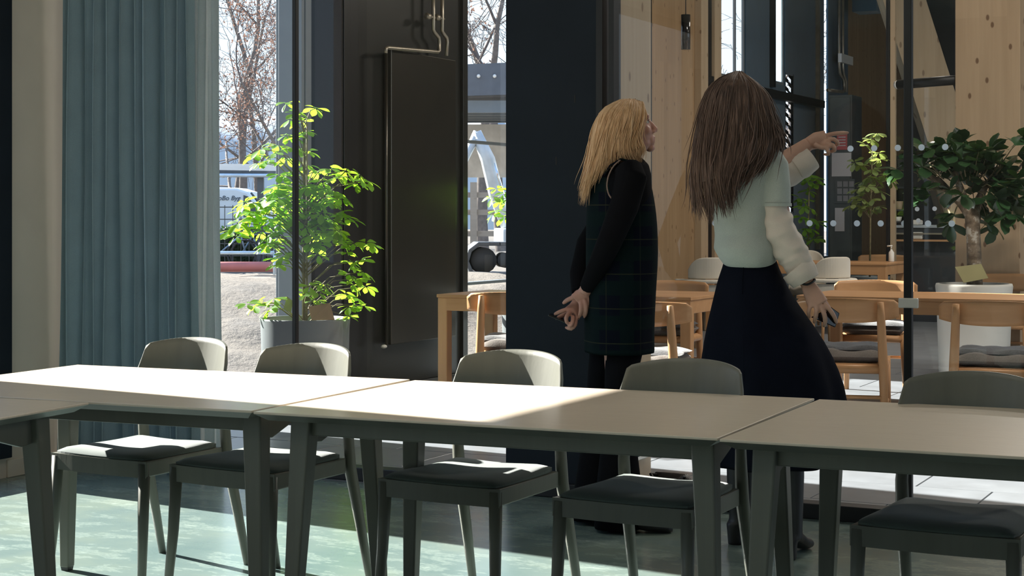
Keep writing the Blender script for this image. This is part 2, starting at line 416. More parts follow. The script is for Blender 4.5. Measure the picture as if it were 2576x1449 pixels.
# white block added for a faint reflection low on the mullion
mp = onY(2290, 765, YG - 0.06)
MB().box((-1.625, YG - 0.03, mp.z - 0.018), (-1.545, YG - 0.012, mp.z + 0.022)).build('reflection_block', M['plug'], part, bevel=0.004)
# ---- navy clad pillar in the partition + spruce column behind it
pil = struct(MB().box((-3.42, YG - 0.015, 0), (-2.965, YG + 0.10, 3.2)).build('wall_pillar', M['navy'], bevel=0.003))
MB().box((-2.965, YG - 0.03, 0.06), (-2.935, YG + 0.05, 3.1)).box((-2.905, YG - 0.03, 0.06), (-2.88, YG + 0.05, 3.1)).build('frame', M['black'], pil)
for u, v in ((1446, 247), (1399, 403)):
    p = onY(u, v, YG - 0.016)
    MB().box((p.x - 0.003, YG - 0.0165, p.z - 0.02), (p.x + 0.003, YG - 0.010, p.z + 0.015)).build('notch', M['dark'], pil)
colm = struct(MB().box((-3.40, YG + 0.10, 0), (-2.99, 7.50, 5.0)).build('wall_column', M['cltpale'], bevel=0.004))
# double socket on the column
sp = thing('wall_socket', 'white double wall socket low on the pale spruce column behind the woman in tartan', 'socket', (-2.99, 7.36, 0.15))
MB().box((0, -0.09, -0.045), (0.012, 0.075, 0.045)).build('plate', M['plug'], sp, bevel=0.004)
for y in (-0.048, 0.034):
    mb = MB(); n = 16
    mb.rings([[(0.0125, y + 0.028 * math.cos(2 * PI * q / n), 0.028 * math.sin(2 * PI * q / n)) for q in range(n)], [(0.0135, y + 0.023 * math.cos(2 * PI * q / n), 0.023 * math.sin(2 * PI * q / n)) for q in range(n)]], True)
    mb.build('outlet', M['dark'], sp)
# right hand glulam column and a stub of the next one
Y0 = 13.75; X0 = onY(2403, 500, Y0).x; X1 = onY(2566, 500, Y0).x
rc = struct(MB().box((X0, Y0, 0), (X1, Y0 + 0.5, 5.0)).build('wall_column', M['clt'], bevel=0.004))
# ---- curtains
def curtain(name, xa, xb, ya, yb, amp, n, mat, label, seed, z1=3.1, thick=0):
    rnd = random.Random(seed); nu = n * 12; nz = 26; vs = []; fs = []
    ph = [rnd.uniform(-1.3, 1.3) for _ in range(n + 2)]; am = [rnd.uniform(0.4, 1.35) for _ in range(n + 2)]
    for j in range(nz + 1):
        t = j / nz; z = 0.012 + (z1 - 0.012) * t
        for i in range(nu + 1):
            s = i / nu; k = s * n; q = int(k); fr = k - q
            a = am[q] * (1 - fr) + am[min(q + 1, n)] * fr
            p = ph[q] * (1 - fr) + ph[min(q + 1, n)] * fr
            w = 2 * PI * k + p * (1.2 - t * 0.9)
            dx = 0.35 * (xb - xa) / n * math.sin(2 * w) * 0.35
            flare = (1 - t) * 0.035 * (0.5 - s) * 2
            x = xa + (xb - xa) * s + dx + flare * (-1)
            vs.append((x, ya + (yb - ya) * min(1, s * 1.6) + amp * a * math.sin(w) + 0.012 * math.sin(5 * t + 3 * s * n), z))
    for j in range(nz):
        for i in range(nu):
            b = j * (nu + 1) + i; fs.append((b, b + 1, b + nu + 2, b + nu + 1))
    mb = MB(); mb.add(vs, fs, True)
    return tag(mb.build(name, mat), label, 'curtain')
curtain('curtain', -5.655, -5.0, 6.42, 6.57, 0.062, 11, M['curtain'], 'long blue green pleated curtain gathered beside the beige wall', 3)
curtain('sheer_curtain', -5.01, -4.905, 6.60, 6.61, 0.014, 3, M['sheer'], 'narrow pale translucent curtain at the right of the blue green one', 5)
# ================================================================ MEETING TABLES
def topmat():
    k = N('table_top_veneer'); g = k.noise(k.co((1.2, 26, 26)), 6, 5, 0.6)
    col = k.ramp(g, [(0.3, (0.55, 0.455, 0.355)), (0.7, (0.62, 0.525, 0.42))])
    return k.done(k.bsdf(col, 0.30, 0, k.bump(g, 0.03), 0.45))
M['top'] = topmat()
M['paint'] = timber('grey_green_stained_wood', (0.150, 0.152, 0.126), (0.122, 0.124, 0.102), lam=0.6, knots=0, rough=0.42)
M['paintdk'] = plain('table_edge_grey', (0.13, 0.13, 0.11), 0.45)
M['pad'] = fabric('dark_green_seat_fabric', (0.080, 0.100, 0.090), 300, 0.12, 0.12)
M['glide'] = plain('black_glide', (0.02, 0.02, 0.02), 0.5)
TW, TH = 0.965, 0.72
def meeting_table(L, label, loc, rz, group=None):
    t = thing('meeting_table', label, 'table', loc, rz, 'grey green meeting tables pushed together')
    hx, hy = L / 2, TW / 2
    m = MB(); ch = 0.03
    lo = [(-hx + ch, -hy + ch, TH - 0.026), (hx - ch, -hy + ch, TH - 0.026), (hx - ch, hy - ch, TH - 0.026), (-hx + ch, hy - ch, TH - 0.026)]
    mid = [(-hx + .002, -hy + .002, TH - 0.007), (hx - .002, -hy + .002, TH - 0.007), (hx - .002, hy - .002, TH - 0.007), (-hx + .002, hy - .002, TH - 0.007)]
    m.hexa(lo, mid); m.build('table_edge', M['paintdk'], t)
    MB().box((-hx, -hy, TH - 0.007), (hx, hy, TH)).build('tabletop', M['top'], t, bevel=0.0018)
    lx, ly = hx - 0.078, hy - 0.148
    for sy in (-1, 1):
        MB().box((-lx, sy * ly - 0.011, TH - 0.078), (lx, sy * ly + 0.011, TH - 0.026)).build('apron', M['paint'], t, bevel=0.004)
    for sx in (-1, 1):
        y = ly - 0.02; x = sx * (lx - 0.0)
        poly = [(-y, TH - 0.026), (-y, TH - 0.10), (-y + 0.05, TH - 0.105), (-y + 0.20, TH - 0.062), (y - 0.20, TH - 0.062), (y - 0.05, TH - 0.105), (y, TH - 0.10), (y, TH - 0.026)]
        mb = MB(); n = len(poly)
        vs = [(x - 0.012, a, b) for a, b in poly] + [(x + 0.012, a, b) for a, b in poly]
        mb.add(vs, [tuple(range(n)), tuple(range(n, 2 * n))[::-1]] + [((i + 1) % n, i, n + i, n + (i + 1) % n) for i in range(n)])
        mb.build('end_rail', M['paint'], t, bevel=0.003)
    for sx in (-1, 1):
        for sy in (-1, 1):
            cx, cy = sx * lx, sy * ly; bx, by = cx + sx * 0.032, cy + sy * 0.032
            T = (0.031, 0.030); B = (0.019, 0.019)
            q = lambda x, y, h, z: [(x - h[0], y - h[1], z), (x + h[0], y - h[1], z), (x + h[0], y + h[1], z), (x - h[0], y + h[1], z)]
            lg = MB().hexa(q(bx, by, B, 0.012), q(cx, cy, T, TH - 0.026)).build('leg', M['paint'], t, bevel=0.006, seg=3)
            MB().hexa(q(bx, by, (0.014, 0.014), 0.0), q(bx, by, (0.016, 0.016), 0.0135)).build('glide', M['glide'], lg)
    return t
def tplace(anchor_cam, yaw_deg, ax, ay, L):
    # anchor_cam: place (camera frame) of the corner ax, ay (each -1 or 1)
    rz = YAW - math.radians(yaw_deg)
    a = c2w(anchor_cam[0], anchor_cam[1], 0)
    c, s = math.cos(rz), math.sin(rz)
    px, py = ax * L / 2, ay * TW / 2
    return Vector((a.x - (c * px - s * py), a.y - (s * px + c * py), 0)), rz
loc, rz = tplace((-0.724, 4.641), 23.6, 1, -1, 1.355)
meeting_table(1.355, 'sunlit meeting table at the left end of the row beside the curtain', loc, rz)
loc, rz = tplace((-0.716, 4.620), 24.2, -1, -1, 1.335)
meeting_table(1.335, 'middle meeting table of the row, half in sun and half in shade', loc, rz)
loc, rz = tplace((0.504, 4.055), 24.7, -1, -1, 1.355)
meeting_table(1.355, 'shaded meeting table at the right end of the row, with a beige top', loc, rz)
loc, rz = tplace((-1.228, 4.845), 21.5, 1, 1, 1.0)
meeting_table(1.0, 'shaded meeting table set at right angles at the picture\'s lower left corner', loc, rz)
# ================================================================ MEETING CHAIRS (front towards -Y)
def meeting_chair():
    t = thing('meeting_chair', '', 'chair', (0, 0, 0), 0, 'grey green wooden chairs along the meeting tables')
    wf, wr, d0, d1 = 0.222, 0.198, -0.205, 0.205
    # frame ring: front rail (slightly bowed), side rails, back rail
    m = MB(); z0, z1 = 0.385, 0.440
    nseg = 8
    out = [(-wf + 2 * wf * i / nseg, d0 - 0.012 * math.sin(PI * i / nseg)) for i in range(nseg + 1)]
    inn = [(x * 0.86, y + 0.026) for x, y in out]
    for i in range(nseg):
        m.hexa([(*out[i], z0), (*out[i + 1], z0), (*inn[i + 1], z0), (*inn[i], z0)], [(*out[i], z1), (*out[i + 1], z1), (*inn[i + 1], z1), (*inn[i], z1)])
    m.build('front_rail', M['paint'], t)
    for s in (-1, 1):
        a, b = (s * wf, d0), (s * wr, d1); ai, bi = (s * (wf - 0.026), d0 + 0.01), (s * (wr - 0.026), d1)
        lo = [a, b, bi, ai] if s > 0 else [a, ai, bi, b]
        MB().hexa([(*p, z0 + 0.003) for p in lo], [(*p, z1) for p in lo]).build('side_rail', M['paint'], t, bevel=0.004)
    MB().box((-wr + 0.02, d1 - 0.026, z0 + 0.006), (wr - 0.02, d1 - 0.002, z1)).build('back_rail', M['paint'], t, bevel=0.003)
    # seat pad: thin, gently dished, rounded corners
    m = MB(); nu, nv = 16, 12; g = []
    def pad(x, y, up):
        u = x * 2 - 1; v = y * 2 - 1
        # squircle corners
        w = (wf - 0.008) + ((wr - 0.006) - (wf - 0.008)) * y
        k = 1 - 0.055 * (abs(v) ** 6) ; kk = 1 - 0.05 * (abs(u) ** 6)
        X = u * w * k; Y = (d0 - 0.004 - 0.010 * math.cos(u * PI / 2)) + (d1 - 0.004 - d0) * (0.5 + v * 0.5 * kk) + 0.004
        e = max(abs(u), abs(v)) ** 7
        Z = z1 + 0.001 + (0.026 * (1 - e * 0.75) - 0.010 * math.exp(-((u * 1.5) ** 2 + ((v - 0.15) * 1.2) ** 2)) + 0.006 * max(0, v) ** 2 if up else 0)
        return (X, Y, Z)
    for up in (True, False):
        vs = [pad(i / nu, j / nv, up) for j in range(nv + 1) for i in range(nu + 1)]
        fs = [(j * (nu + 1) + i, j * (nu + 1) + i + 1, (j + 1) * (nu + 1) + i + 1, (j + 1) * (nu + 1) + i) for j in range(nv) for i in range(nu)]
        if not up: fs = [f[::-1] for f in fs]
        m.add(vs, fs, True)
    W = nu + 1; tot = (nu + 1) * (nv + 1)
    edge = [i for i in range(nu + 1)] + [j * W + nu for j in range(1, nv + 1)] + [nv * W + i for i in range(nu - 1, -1, -1)] + [j * W for j in range(nv - 1, 0, -1)]
    m.f += [(tot + edge[q], tot + edge[(q + 1) % len(edge)], edge[(q + 1) % len(edge)], edge[q]) for q in range(len(edge))]; m.sm += [False] * len(edge)
    m.build('seat_pad', M['pad'], t)
    # backrest: moulded shell, concave to the front
    m = MB(); nu, nv = 28, 12; zb, zt = 0.585, 0.815
    def shell(i, j, off):
        u = -1 + 2 * i / nu; v = j / nv
        hw = 0.216 - 0.014 * v ** 2
        zt_u = zt - 0.030 * abs(u) ** 2.2
        # rounded top corners
        c = max(0.0, abs(u) - 0.86) / 0.14
        zt_u -= 0.052 * (1 - math.sqrt(max(0, 1 - c * c)))
        z = zb + (zt_u - zb) * v + (0.012 * abs(u) ** 2) * (1 - v)
        X = hw * math.sin(u * 0.86) / math.sin(0.86)
        Y = 0.262 + 0.060 * v - 0.098 * (1 - math.cos(u * 0.86)) / (1 - math.cos(0.86)) + off
        return (X, Y, z)
    for off in (-0.0055, 0.0055):
        vs = [shell(i, j, off) for j in range(nv + 1) for i in range(nu + 1)]
        fs = [(j * (nu + 1) + i, j * (nu + 1) + i + 1, (j + 1) * (nu + 1) + i + 1, (j + 1) * (nu + 1) + i) for j in range(nv) for i in range(nu)]
        if off > 0: fs = [f[::-1] for f in fs]
        m.add(vs, fs, True)
    W = nu + 1; tot = W * (nv + 1)
    edge = [i for i in range(nu + 1)] + [j * W + nu for j in range(1, nv + 1)] + [nv * W + i for i in range(nu - 1, -1, -1)] + [j * W for j in range(nv - 1, 0, -1)]
    m.f += [(edge[q], tot + edge[q], tot + edge[(q + 1) % len(edge)], edge[(q + 1) % len(edge)]) for q in range(len(edge))]; m.sm += [False] * len(edge)
    m.build('backrest', M['paint'], t)
    for s in (-1, 1):
        MB().tube([(s * 0.217, -0.222, 0.0), (s * 0.206, -0.203, 0.22), (s * 0.201, -0.192, 0.43)], [0.0135, 0.018, 0.021], 10, ref=(1, 0, 0)).build('front_leg', M['paint'], t)
        MB().tube([(s * 0.205, 0.335, 0.0), (s * 0.200, 0.280, 0.22), (s * 0.196, 0.232, 0.40), (s * 0.196, 0.222, 0.50), (s * 0.190, 0.232, 0.62), (s * 0.176, 0.246, 0.70)],
                  [0.0135, 0.018, 0.021, 0.019, 0.015, 0.011], 10, ref=(1, 0, 0)).build('rear_leg', M['paint'], t)
    return t
ch0 = meeting_chair(); cht = tree_of(ch0)
CH = [((-1.594, 5.79), 31.0, 'wooden chair with a sunlit seat corner in front of the curtain'),
      ((-1.128, 5.52), 31.0, 'wooden chair in front of the big grey planter'),
      ((-0.414, 5.226), 30.5, 'wooden chair in front of the navy pillar, its back half lit'),
      ((0.124, 4.876), 29.5, 'shaded wooden chair between the two standing women'),
      ((0.905, 4.440), 28.0, 'dark wooden chair nearest the camera at the right end of the tables')]
for i, (p, yw, lab) in enumerate(CH):
    y = math.radians(yw); cx = p[0] + 0.215 * math.cos(y) + 0.205 * math.sin(y); cy = p[1] - 0.215 * math.sin(y) + 0.205 * math.cos(y)
    q = c2w(cx, cy, 0)
    if i == 0: ch0.location = q; ch0.rotation_euler = (0, 0, YAW - y); ch0['label'] = lab
    else: dup(ch0, cht, lab, q, YAW - y)
# ================================================================ CANTEEN TABLES
def oak_table(label, x0, y0, x1, y1, h=0.74, leg=0.07, apron=0.085):
    cx, cy = (x0 + x1) / 2, (y0 + y1) / 2; t = thing('oak_table', label, 'table', (cx, cy, 0), 0, 'oak tables of the canteen'); off = (cx, cy, 0)
    MB().box((x0, y0, h - 0.022), (x1, y1, h)).build('tabletop', M['oak'], t, off, bevel=0.003)
    i = 0.006
    for nm, a, b in (('apron', (x0 + leg, y0 + i, h - 0.022 - apron), (x1 - leg, y0 + i + 0.022, h - 0.022)), ('apron', (x0 + leg, y1 - i - 0.022, h - 0.022 - apron), (x1 - leg, y1 - i, h - 0.022)),
                     ('apron', (x0 + i, y0 + leg, h - 0.022 - apron), (x0 + i + 0.022, y1 - leg, h - 0.022)), ('apron', (x1 - i - 0.022, y0 + leg, h - 0.022 - apron), (x1 - i, y1 - leg, h - 0.022))):
        MB().box(a, b).build(nm, M['oak'], t, off, bevel=0.003)
    for xx in (x0 + i, x1 - i - leg):
        for yy in (y0 + i, y1 - i - leg):
            MB().box((xx, yy, 0), (xx + leg, yy + leg, h - 0.022)).build('leg', M['oakv'], t, off, bevel=0.005)
    return t
H74 = 0.74
a = onz(1098, 740, H74)
oak_table('oak table standing left of the navy pillar, by the dark panel', a.x, a.y, a.x + 0.82, a.y + 0.75)
b = onz(1738, 748, H74)
oak_table('oak table between the two women', b.x - 0.80, b.y, b.x, b.y + 0.80)
c = onz(2060, 744, H74)
oak_table('long oak table running to the picture\'s right edge', c.x - 0.15, c.y, c.x + 2.5, c.y + 0.85)
d0_ = onz(1704, 662, 0.76); d1_ = onz(2230, 663, 0.76)
oak_table('oak table farthest back in the canteen, behind the pale armchairs', d0_.x, d1_.y, d1_.x, d1_.y + 0.9, 0.76, 0.09, 0.10)
# ================================================================ CANTEEN CHAIRS (front towards +Y, backrest at -Y)
M['cushion'] = fabric('grey_chair_cushion', (0.125, 0.105, 0.090), 160, 0.3, 0.4)
M['knit'] = fabric('charcoal_knit', (0.038, 0.038, 0.042), 90, 0.7, 0.6)
M['seatoak'] = M['oak']
def canteen_chair():
    t = thing('oak_chair', '', 'chair', (0, 0, 0), 0, 'oak chairs of the canteen')
    # curved top rail
    m = MB(); nu, nv = 20, 5
    def rail(i, j, off):
        u = -1 + 2 * i / nu; v = j / nv
        zb = 0.655 + 0.030 * abs(u) ** 2.5; zt = 0.795 - 0.012 * u * u
        c = max(0, abs(u) - 0.9) / 0.1
        zt -= 0.02 * (1 - math.sqrt(max(0, 1 - c * c)))
        return (0.292 * u, -0.245 + 0.085 * abs(u) ** 2 - 0.018 * v + off, zb + (zt - zb) * v)
    W = nu + 1; tot = W * (nv + 1)
    for off in (-0.011, 0.011):
        vs = [rail(i, j, off) for j in range(nv + 1) for i in range(nu + 1)]
        fs = [(j * W + i, j * W + i + 1, (j + 1) * W + i + 1, (j + 1) * W + i) for j in range(nv) for i in range(nu)]
        if off > 0: fs = [f[::-1] for f in fs]
        m.add(vs, fs, True)
    edge = [i for i in range(nu + 1)] + [j * W + nu for j in range(1, nv + 1)] + [nv * W + i for i in range(nu - 1, -1, -1)] + [j * W for j in range(nv - 1, 0, -1)]
    m.f += [(edge[q], tot + edge[q], tot + edge[(q + 1) % len(edge)], edge[(q + 1) % len(edge)]) for q in range(len(edge))]; m.sm += [False] * len(edge)
    m.build('backrest', M['oak'], t)
    for s in (-1, 1):
        MB().tube([(s * 0.215, -0.275, 0), (s * 0.205, -0.240, 0.42), (s * 0.192, -0.268, 0.70), (s * 0.190, -0.272, 0.775)], [0.018, 0.027, 0.023, 0.018], 10, ref=(1, 0, 0)).build('rear_leg', M['oakv'], t)
        MB().tube([(s * 0.235, 0.235, 0), (s * 0.225, 0.215, 0.22), (s * 0.22, 0.205, 0.435)], [0.017, 0.024, 0.027], 10, ref=(1, 0, 0)).build('front_leg', M['oakv'], t)
        MB().tube([(s * 0.21, -0.235, 0.395), (s * 0.222, 0.21, 0.405)], [0.022, 0.022], 8, flat=1.2, ref=(0, 0, 1)).build('side_rail', M['oak'], t)
        MB().tube([(s * 0.214, -0.26, 0.18), (s * 0.23, 0.225, 0.18)], 0.011, 8).build('stretcher', M['oakv'], t)
    for y, z in ((-0.235, 0.395), (0.21, 0.405)):
        MB().tube([(-0.21, y, z), (0.21, y, z)], 0.020, 8, flat=1.3, ref=(0, 0, 1)).build('cross_rail', M['oak'], t)
    MB().tube([(-0.215, -0.262, 0.24), (0.215, -0.262, 0.24)], 0.011, 8).build('stretcher', M['oakv'], t)
    MB().box((-0.205, -0.23, 0.412), (0.21, 0.205, 0.426)).build('seat', M['oak'], t, bevel=0.004)
    # loose stuffed cushion with a knitted rim
    def pill(hx, hy, z0, h, seed, dx=0, dy=0):
        mb = MB(); nu, nv = 16, 14; rnd = random.Random(seed)
        for sgn in (1, -1):
            vs = []
            for j in range(nv + 1):
                for i in range(nu + 1):
                    u = -1 + 2 * i / nu; v = -1 + 2 * j / nv
                    e = (1 - abs(u) ** 3.0) * (1 - abs(v) ** 3.0)
                    k = 1 - 0.07 * (1 - abs(v)) * abs(u) - 0.05 * abs(v) ** 4
                    z = z0 + h * 0.45 + sgn * h * (0.12 + 0.50 * max(0, e) ** 0.5) + 0.008 * math.sin(5 * u + seed) * math.cos(4 * v)
                    vs.append((dx + hx * u * k, dy + hy * v * (1 - 0.06 * (1 - abs(u))), z if e > 0 else z0 + h * 0.45))
            W2 = nu + 1
            fs = [(j * W2 + i, j * W2 + i + 1, (j + 1) * W2 + i + 1, (j + 1) * W2 + i) for j in range(nv) for i in range(nu)]
            mb.add(vs, fs if sgn > 0 else [f[::-1] for f in fs], True)
        return mb
    pill(0.225, 0.225, 0.426, 0.075, 1).build('cushion', M['cushion'], t)
    pill(0.232, 0.20, 0.478, 0.040, 2, 0.0, 0.025).build('knitted_cover', M['knit'], t)
    return t
cc0 = canteen_chair(); cct = tree_of(cc0)
def chair_at(u_c, v_top, yaw_deg, ztop=0.795):
    p = onz(u_c, v_top, ztop); return p, math.radians(yaw_deg)
CC = [(2128, 750, 14, 'oak chair with a thick cushion beside the pointing woman\'s phone hand'),
      (2496, 757, 6, 'oak chair with a cushion at the right, right of the black mullion'),
      (1600, 758, 10, 'oak chair half hidden behind the woman in tartan'),
      (2205, 704, 190, 'oak chair on the far side of the long table, under the black mullion'),
      (2545, 688, 176, 'oak chair on the far side of the long table beside the white planter'),
      (2225, 640, 182, 'oak chair pushed to the far side of the rearmost oak table'),
      (1290, 735, 20, 'oak chair with a striped cushion left of the navy pillar'),
      (1690, 705, 185, 'oak chair on the far side of the table between the women')]
for i, (u, v, rzd, lab) in enumerate(CC):
    p, r = chair_at(u, v, rzd)
    loc = Vector((p.x + math.sin(r) * -0.26, p.y + math.cos(r) * 0.26, 0))
    if i == 0: cc0.location = loc; cc0.rotation_euler = (0, 0, r); cc0['label'] = lab
    else: dup(cc0, cct, lab, loc, r)
# ================================================================ OUTDOORS
def groundmat():
    k = N('building_site_sand'); c = k.co(); a = k.noise(c, 0.35, 6, 0.7); b = k.noise(c, 6, 5, 0.7)
    col = k.ramp(a, [(0.3, (0.13, 0.125, 0.12)), (0.5, (0.20, 0.175, 0.145)), (0.7, (0.25, 0.21, 0.165))])
    col = k.mix(k.math('MULTIPLY', b, 0.5), col, (0.10, 0.10, 0.105))
    return k.done(k.bsdf(col, 0.95, 0, k.bump(b, 0.6, 0.05), 0.1))
M['sand'] = groundmat()
def ground():
    m1 = at(470, 760, 17.0); m2 = at(1250, 690, 22)
    def h(x, y):
        n = noise.fractal(Vector((x * 0.35, y * 0.35, 0)), 1.0, 2.0, 4) * 0.07 + noise.fractal(Vector((x * 1.6, y * 1.6, 3)), 1.0, 2.0, 4) * 0.05
        d = math.hypot(x - m1.x, y - m1.y); e = math.hypot((x - m2.x) / 1.0, (y - m2.y) / 1.6)
        w = min(1, max(0, (-6.9 - x) / 1.5))
        p = n + 0.62 * math.exp(-(d / 2.6) ** 2) + 0.50 * math.exp(-(e / 2.6) ** 2)
        return -0.05 + w * p
    xs = []; x = -6.68
    while x > -130: xs.append(x); x -= 0.10 + 0.035 * abs(x + 6.68)
    ys = []; y = -25.0
    while y < 130:
        ys.append(y); y += 0.14 if 8 < y < 20 else (0.3 if 20 <= y < 34 else 1.8)
    nx, ny = len(xs), len(ys)
    vs = [(x, y, h(x, y)) for y in ys for x in xs]
    fs = [(j * nx + i, (j + 1) * nx + i, (j + 1) * nx + i + 1, j * nx + i + 1) for j in range(ny - 1) for i in range(nx - 1)]
    return struct(MB().add(vs, fs, True).build('ground', M['sand']))
ground()
M['bark'] = plain('grey_brown_bark', (0.16, 0.135, 0.12), 0.9, 0, 0.25, 8)
M['twig'] = plain('twig_brown', (0.13, 0.105, 0.095), 0.9, 0, 0.25, 8)
M['deadleaf'] = leafmat('withered_leaf', (0.13, 0.08, 0.065), (0.20, 0.13, 0.10), (0.20, 0.11, 0.08), 0.3, 0.7)
def bare_tree(label, base, hgt, r0, seed, lean=(0, 0), fork=0.35, leaves=None, lv=6):
    rnd = random.Random(seed); t = thing('bare_tree', label, 'tree', base, 0, 'leafless trees beyond the building site')
    tk, br = MB(), MB(); tips = []
    def grow(p, d, L, r, lev):
        pts = [p]; rad = [r]; n = 4
        for i in range(n):
            d = (d + Vector((rnd.uniform(-1, 1), rnd.uniform(-1, 1), rnd.uniform(-0.25, 0.5))) * (0.10 + 0.045 * lev)).normalized()
            p = p + d * (L / n); pts.append(p); rad.append(r * (1 - 0.42 * (i + 1) / n))
        rad = [max(q, 0.0095) for q in rad]
        (tk if lev < 2 else br).tube(pts, rad, 6 if lev < 2 else (4 if lev < 4 else 3), cap=False)
        if lev >= 3: tips.append(pts[-1]); tips.append(pts[2])
        if lev >= lv: return
        nb = 3 if lev < 3 else 3
        for q in range(nb):
            at_ = pts[-1] if q == 0 else pts[rnd.choice((1, 2, 3))]
            ax = d.orthogonal().normalized(); ax = Matrix.Rotation(rnd.uniform(0, 2 * PI), 3, d) @ ax
            nd = (d * (0.9 if q == 0 else 0.75) + ax * (0.35 if q == 0 else rnd.uniform(0.6, 1.0))).normalized()
            grow(at_, nd, L * rnd.uniform(0.58, 0.80), rad[-1] * (0.95 if q == 0 else 0.7), lev + 1)
    d = Vector((lean[0], lean[1], 1)).normalized()
    grow(Vector((0, 0, 0)), d, hgt * fork, r0, 0)
    tk.build('trunk', M['bark'], t)
    b = br.build('branches', M['twig'], t); b['kind'] = 'stuff'
    if leaves:
        lm = MB()
        for _ in range(leaves[0]):
            p = rnd.choice(tips)
            if leaves[1] and (p.z > leaves[1] or math.hypot(p.x, p.y) > 2.6): continue
            p = p + Vector((rnd.gauss(0, 0.25), rnd.gauss(0, 0.25), rnd.gauss(0, 0.25)))
            a = Vector((rnd.uniform(-1, 1), rnd.uniform(-1, 1), rnd.uniform(-1, 1))).normalized() * 0.055; c = a.orthogonal().normalized() * 0.035
            lm.add([p - a, p + c, p + a, p - c], [(0, 1, 2, 3)])
        l = lm.build('withered_leaves', M['deadleaf'], t); l['kind'] = 'stuff'
    return t
def gnd(u, d):
    p = at(u, 540, d); return (p.x, p.y, -0.1)
bare_tree('tall leafless tree with a forked trunk seen left of the sunlit plant', gnd(610, 66), 19, 0.22, 11, (0.02, 0), 0.30)
bare_tree('leafless tree with a slim straight trunk beside the forked tree', gnd(588, 70), 20, 0.20, 5, (0, 0), 0.36)
bare_tree('tree with brown withered leaves clinging to its branches', gnd(690, 60), 15, 0.19, 23, (0.06, 0.02), 0.30, (5200, 9.0))
bare_tree('leafless tree at the left edge of the window, beside the sheer curtain', gnd(536, 68), 18, 0.2, 31, (0.04, 0), 0.33)
bare_tree('slim leafless tree between the forked tree and the brown leaved one', gnd(648, 75), 20, 0.17, 61, (0, 0), 0.33)
bare_tree('leafless tree over the dark canopy in the narrow window', gnd(1215, 52), 16, 0.24, 41, (0, 0), 0.30, (900, 0))
bare_tree('second leafless tree over the dark canopy, right of the first', gnd(1262, 60), 18, 0.26, 43, (0, 0), 0.33)
bare_tree('leafless tree behind the high window over the auburn woman', gnd(1835, 50), 17, 0.22, 47, (0, 0), 0.30)
bare_tree('leafless tree behind the frosted high window', gnd(1960, 56), 17, 0.22, 53, (0, 0), 0.30)
# wooded hill far behind, distance haze painted into its pale grey
M['hill'] = plain('hazy_distant_wood', (0.40, 0.42, 0.44), 1.0, 0, 0.2, 0.05)
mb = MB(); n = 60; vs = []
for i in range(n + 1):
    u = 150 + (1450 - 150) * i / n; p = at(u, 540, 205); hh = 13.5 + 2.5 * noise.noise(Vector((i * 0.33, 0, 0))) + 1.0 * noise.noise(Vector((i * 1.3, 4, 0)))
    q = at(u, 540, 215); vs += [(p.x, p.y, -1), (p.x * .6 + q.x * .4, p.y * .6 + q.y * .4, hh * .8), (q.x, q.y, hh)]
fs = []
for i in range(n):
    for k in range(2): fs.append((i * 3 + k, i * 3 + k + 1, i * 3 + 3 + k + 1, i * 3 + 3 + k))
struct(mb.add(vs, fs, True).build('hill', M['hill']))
# ---- bicycle shed with a flat roof
M['shed'] = plain('grey_shed_steel', (0.075, 0.085, 0.095), 0.5, 0.2)
M['gutter'] = plain('pale_blue_gutter', (0.50, 0.60, 0.68), 0.4, 0.3)
M['redpipe'] = plain('faded_red_pipe', (0.48, 0.15, 0.13), 0.6, 0, 0.1, 3)
M['vanwhite'] = plain('white_car_paint', (0.80, 0.81, 0.82), 0.25, 0, 0.02)
M['carglass'] = plain('dark_car_glass', (0.05, 0.06, 0.07), 0.08)
M['tyre'] = plain('tyre_rubber', (0.03, 0.03, 0.03), 0.8)
M['bike'] = plain('blue_grey_bike_paint', (0.16, 0.24, 0.32), 0.4, 0.3)
M['chrome'] = plain('chrome', (0.6, 0.6, 0.6), 0.2, 1.0)
M['letter'] = plain('grey_blue_lettering', (0.05, 0.07, 0.10), 0.6, 0, 0.02)
RX = Vector((CT, ST, 0)); FW = Vector((-ST, CT, 0)); UP = Vector((0, 0, 1))   # view-right, view-forward on the ground
def frame_mat(loc):      # local x = to the right, y = away
    return Matrix.Translation(loc) @ Matrix(((CT, -ST, 0, 0), (ST, CT, 0, 0), (0, 0, 1, 0), (0, 0, 0, 1)))
shp = gnd(600, 39)
sh = thing('bicycle_shed', 'flat roofed grey bicycle shed with a pale gutter beyond the sand', 'shed', (shp[0], shp[1], 0), YAW)
MB().hexa([(-4, 0, 2.22), (4, 0, 2.18), (4, 3, 2.36), (-4, 3, 2.40)], [(-4, 0, 2.36), (4, 0, 2.24), (4, 3, 2.52), (-4, 3, 2.56)]).build('roof', M['shed'], sh)
MB().tube([(-4, -0.05, 2.20), (4, -0.05, 2.16)], 0.045, 8).build('gutter', M['gutter'], sh)
for x in (-2.2, 0.50, 3.0): MB().box((x - 0.07, 0.05, 0), (x + 0.07, 0.2, 2.2)).build('post', M['shed'], sh)
for z in (0.25, 0.55, 0.85, 1.15, 1.45): MB().box((-4, 2.2, z - 0.012), (4, 2.23, z + 0.012)).build('rail', M['shed'], sh)
pm = None
for i in range(40):
    if pm is None: pm = MB().box((-0.008, 2.19, 0), (0.008, 2.21, 1.5)).build('rod', M['shed'], sh); o = pm
    else: o = pm.copy(); COL.objects.link(o)
    o.location = (-3.9 + i * 0.2, 0, 0)
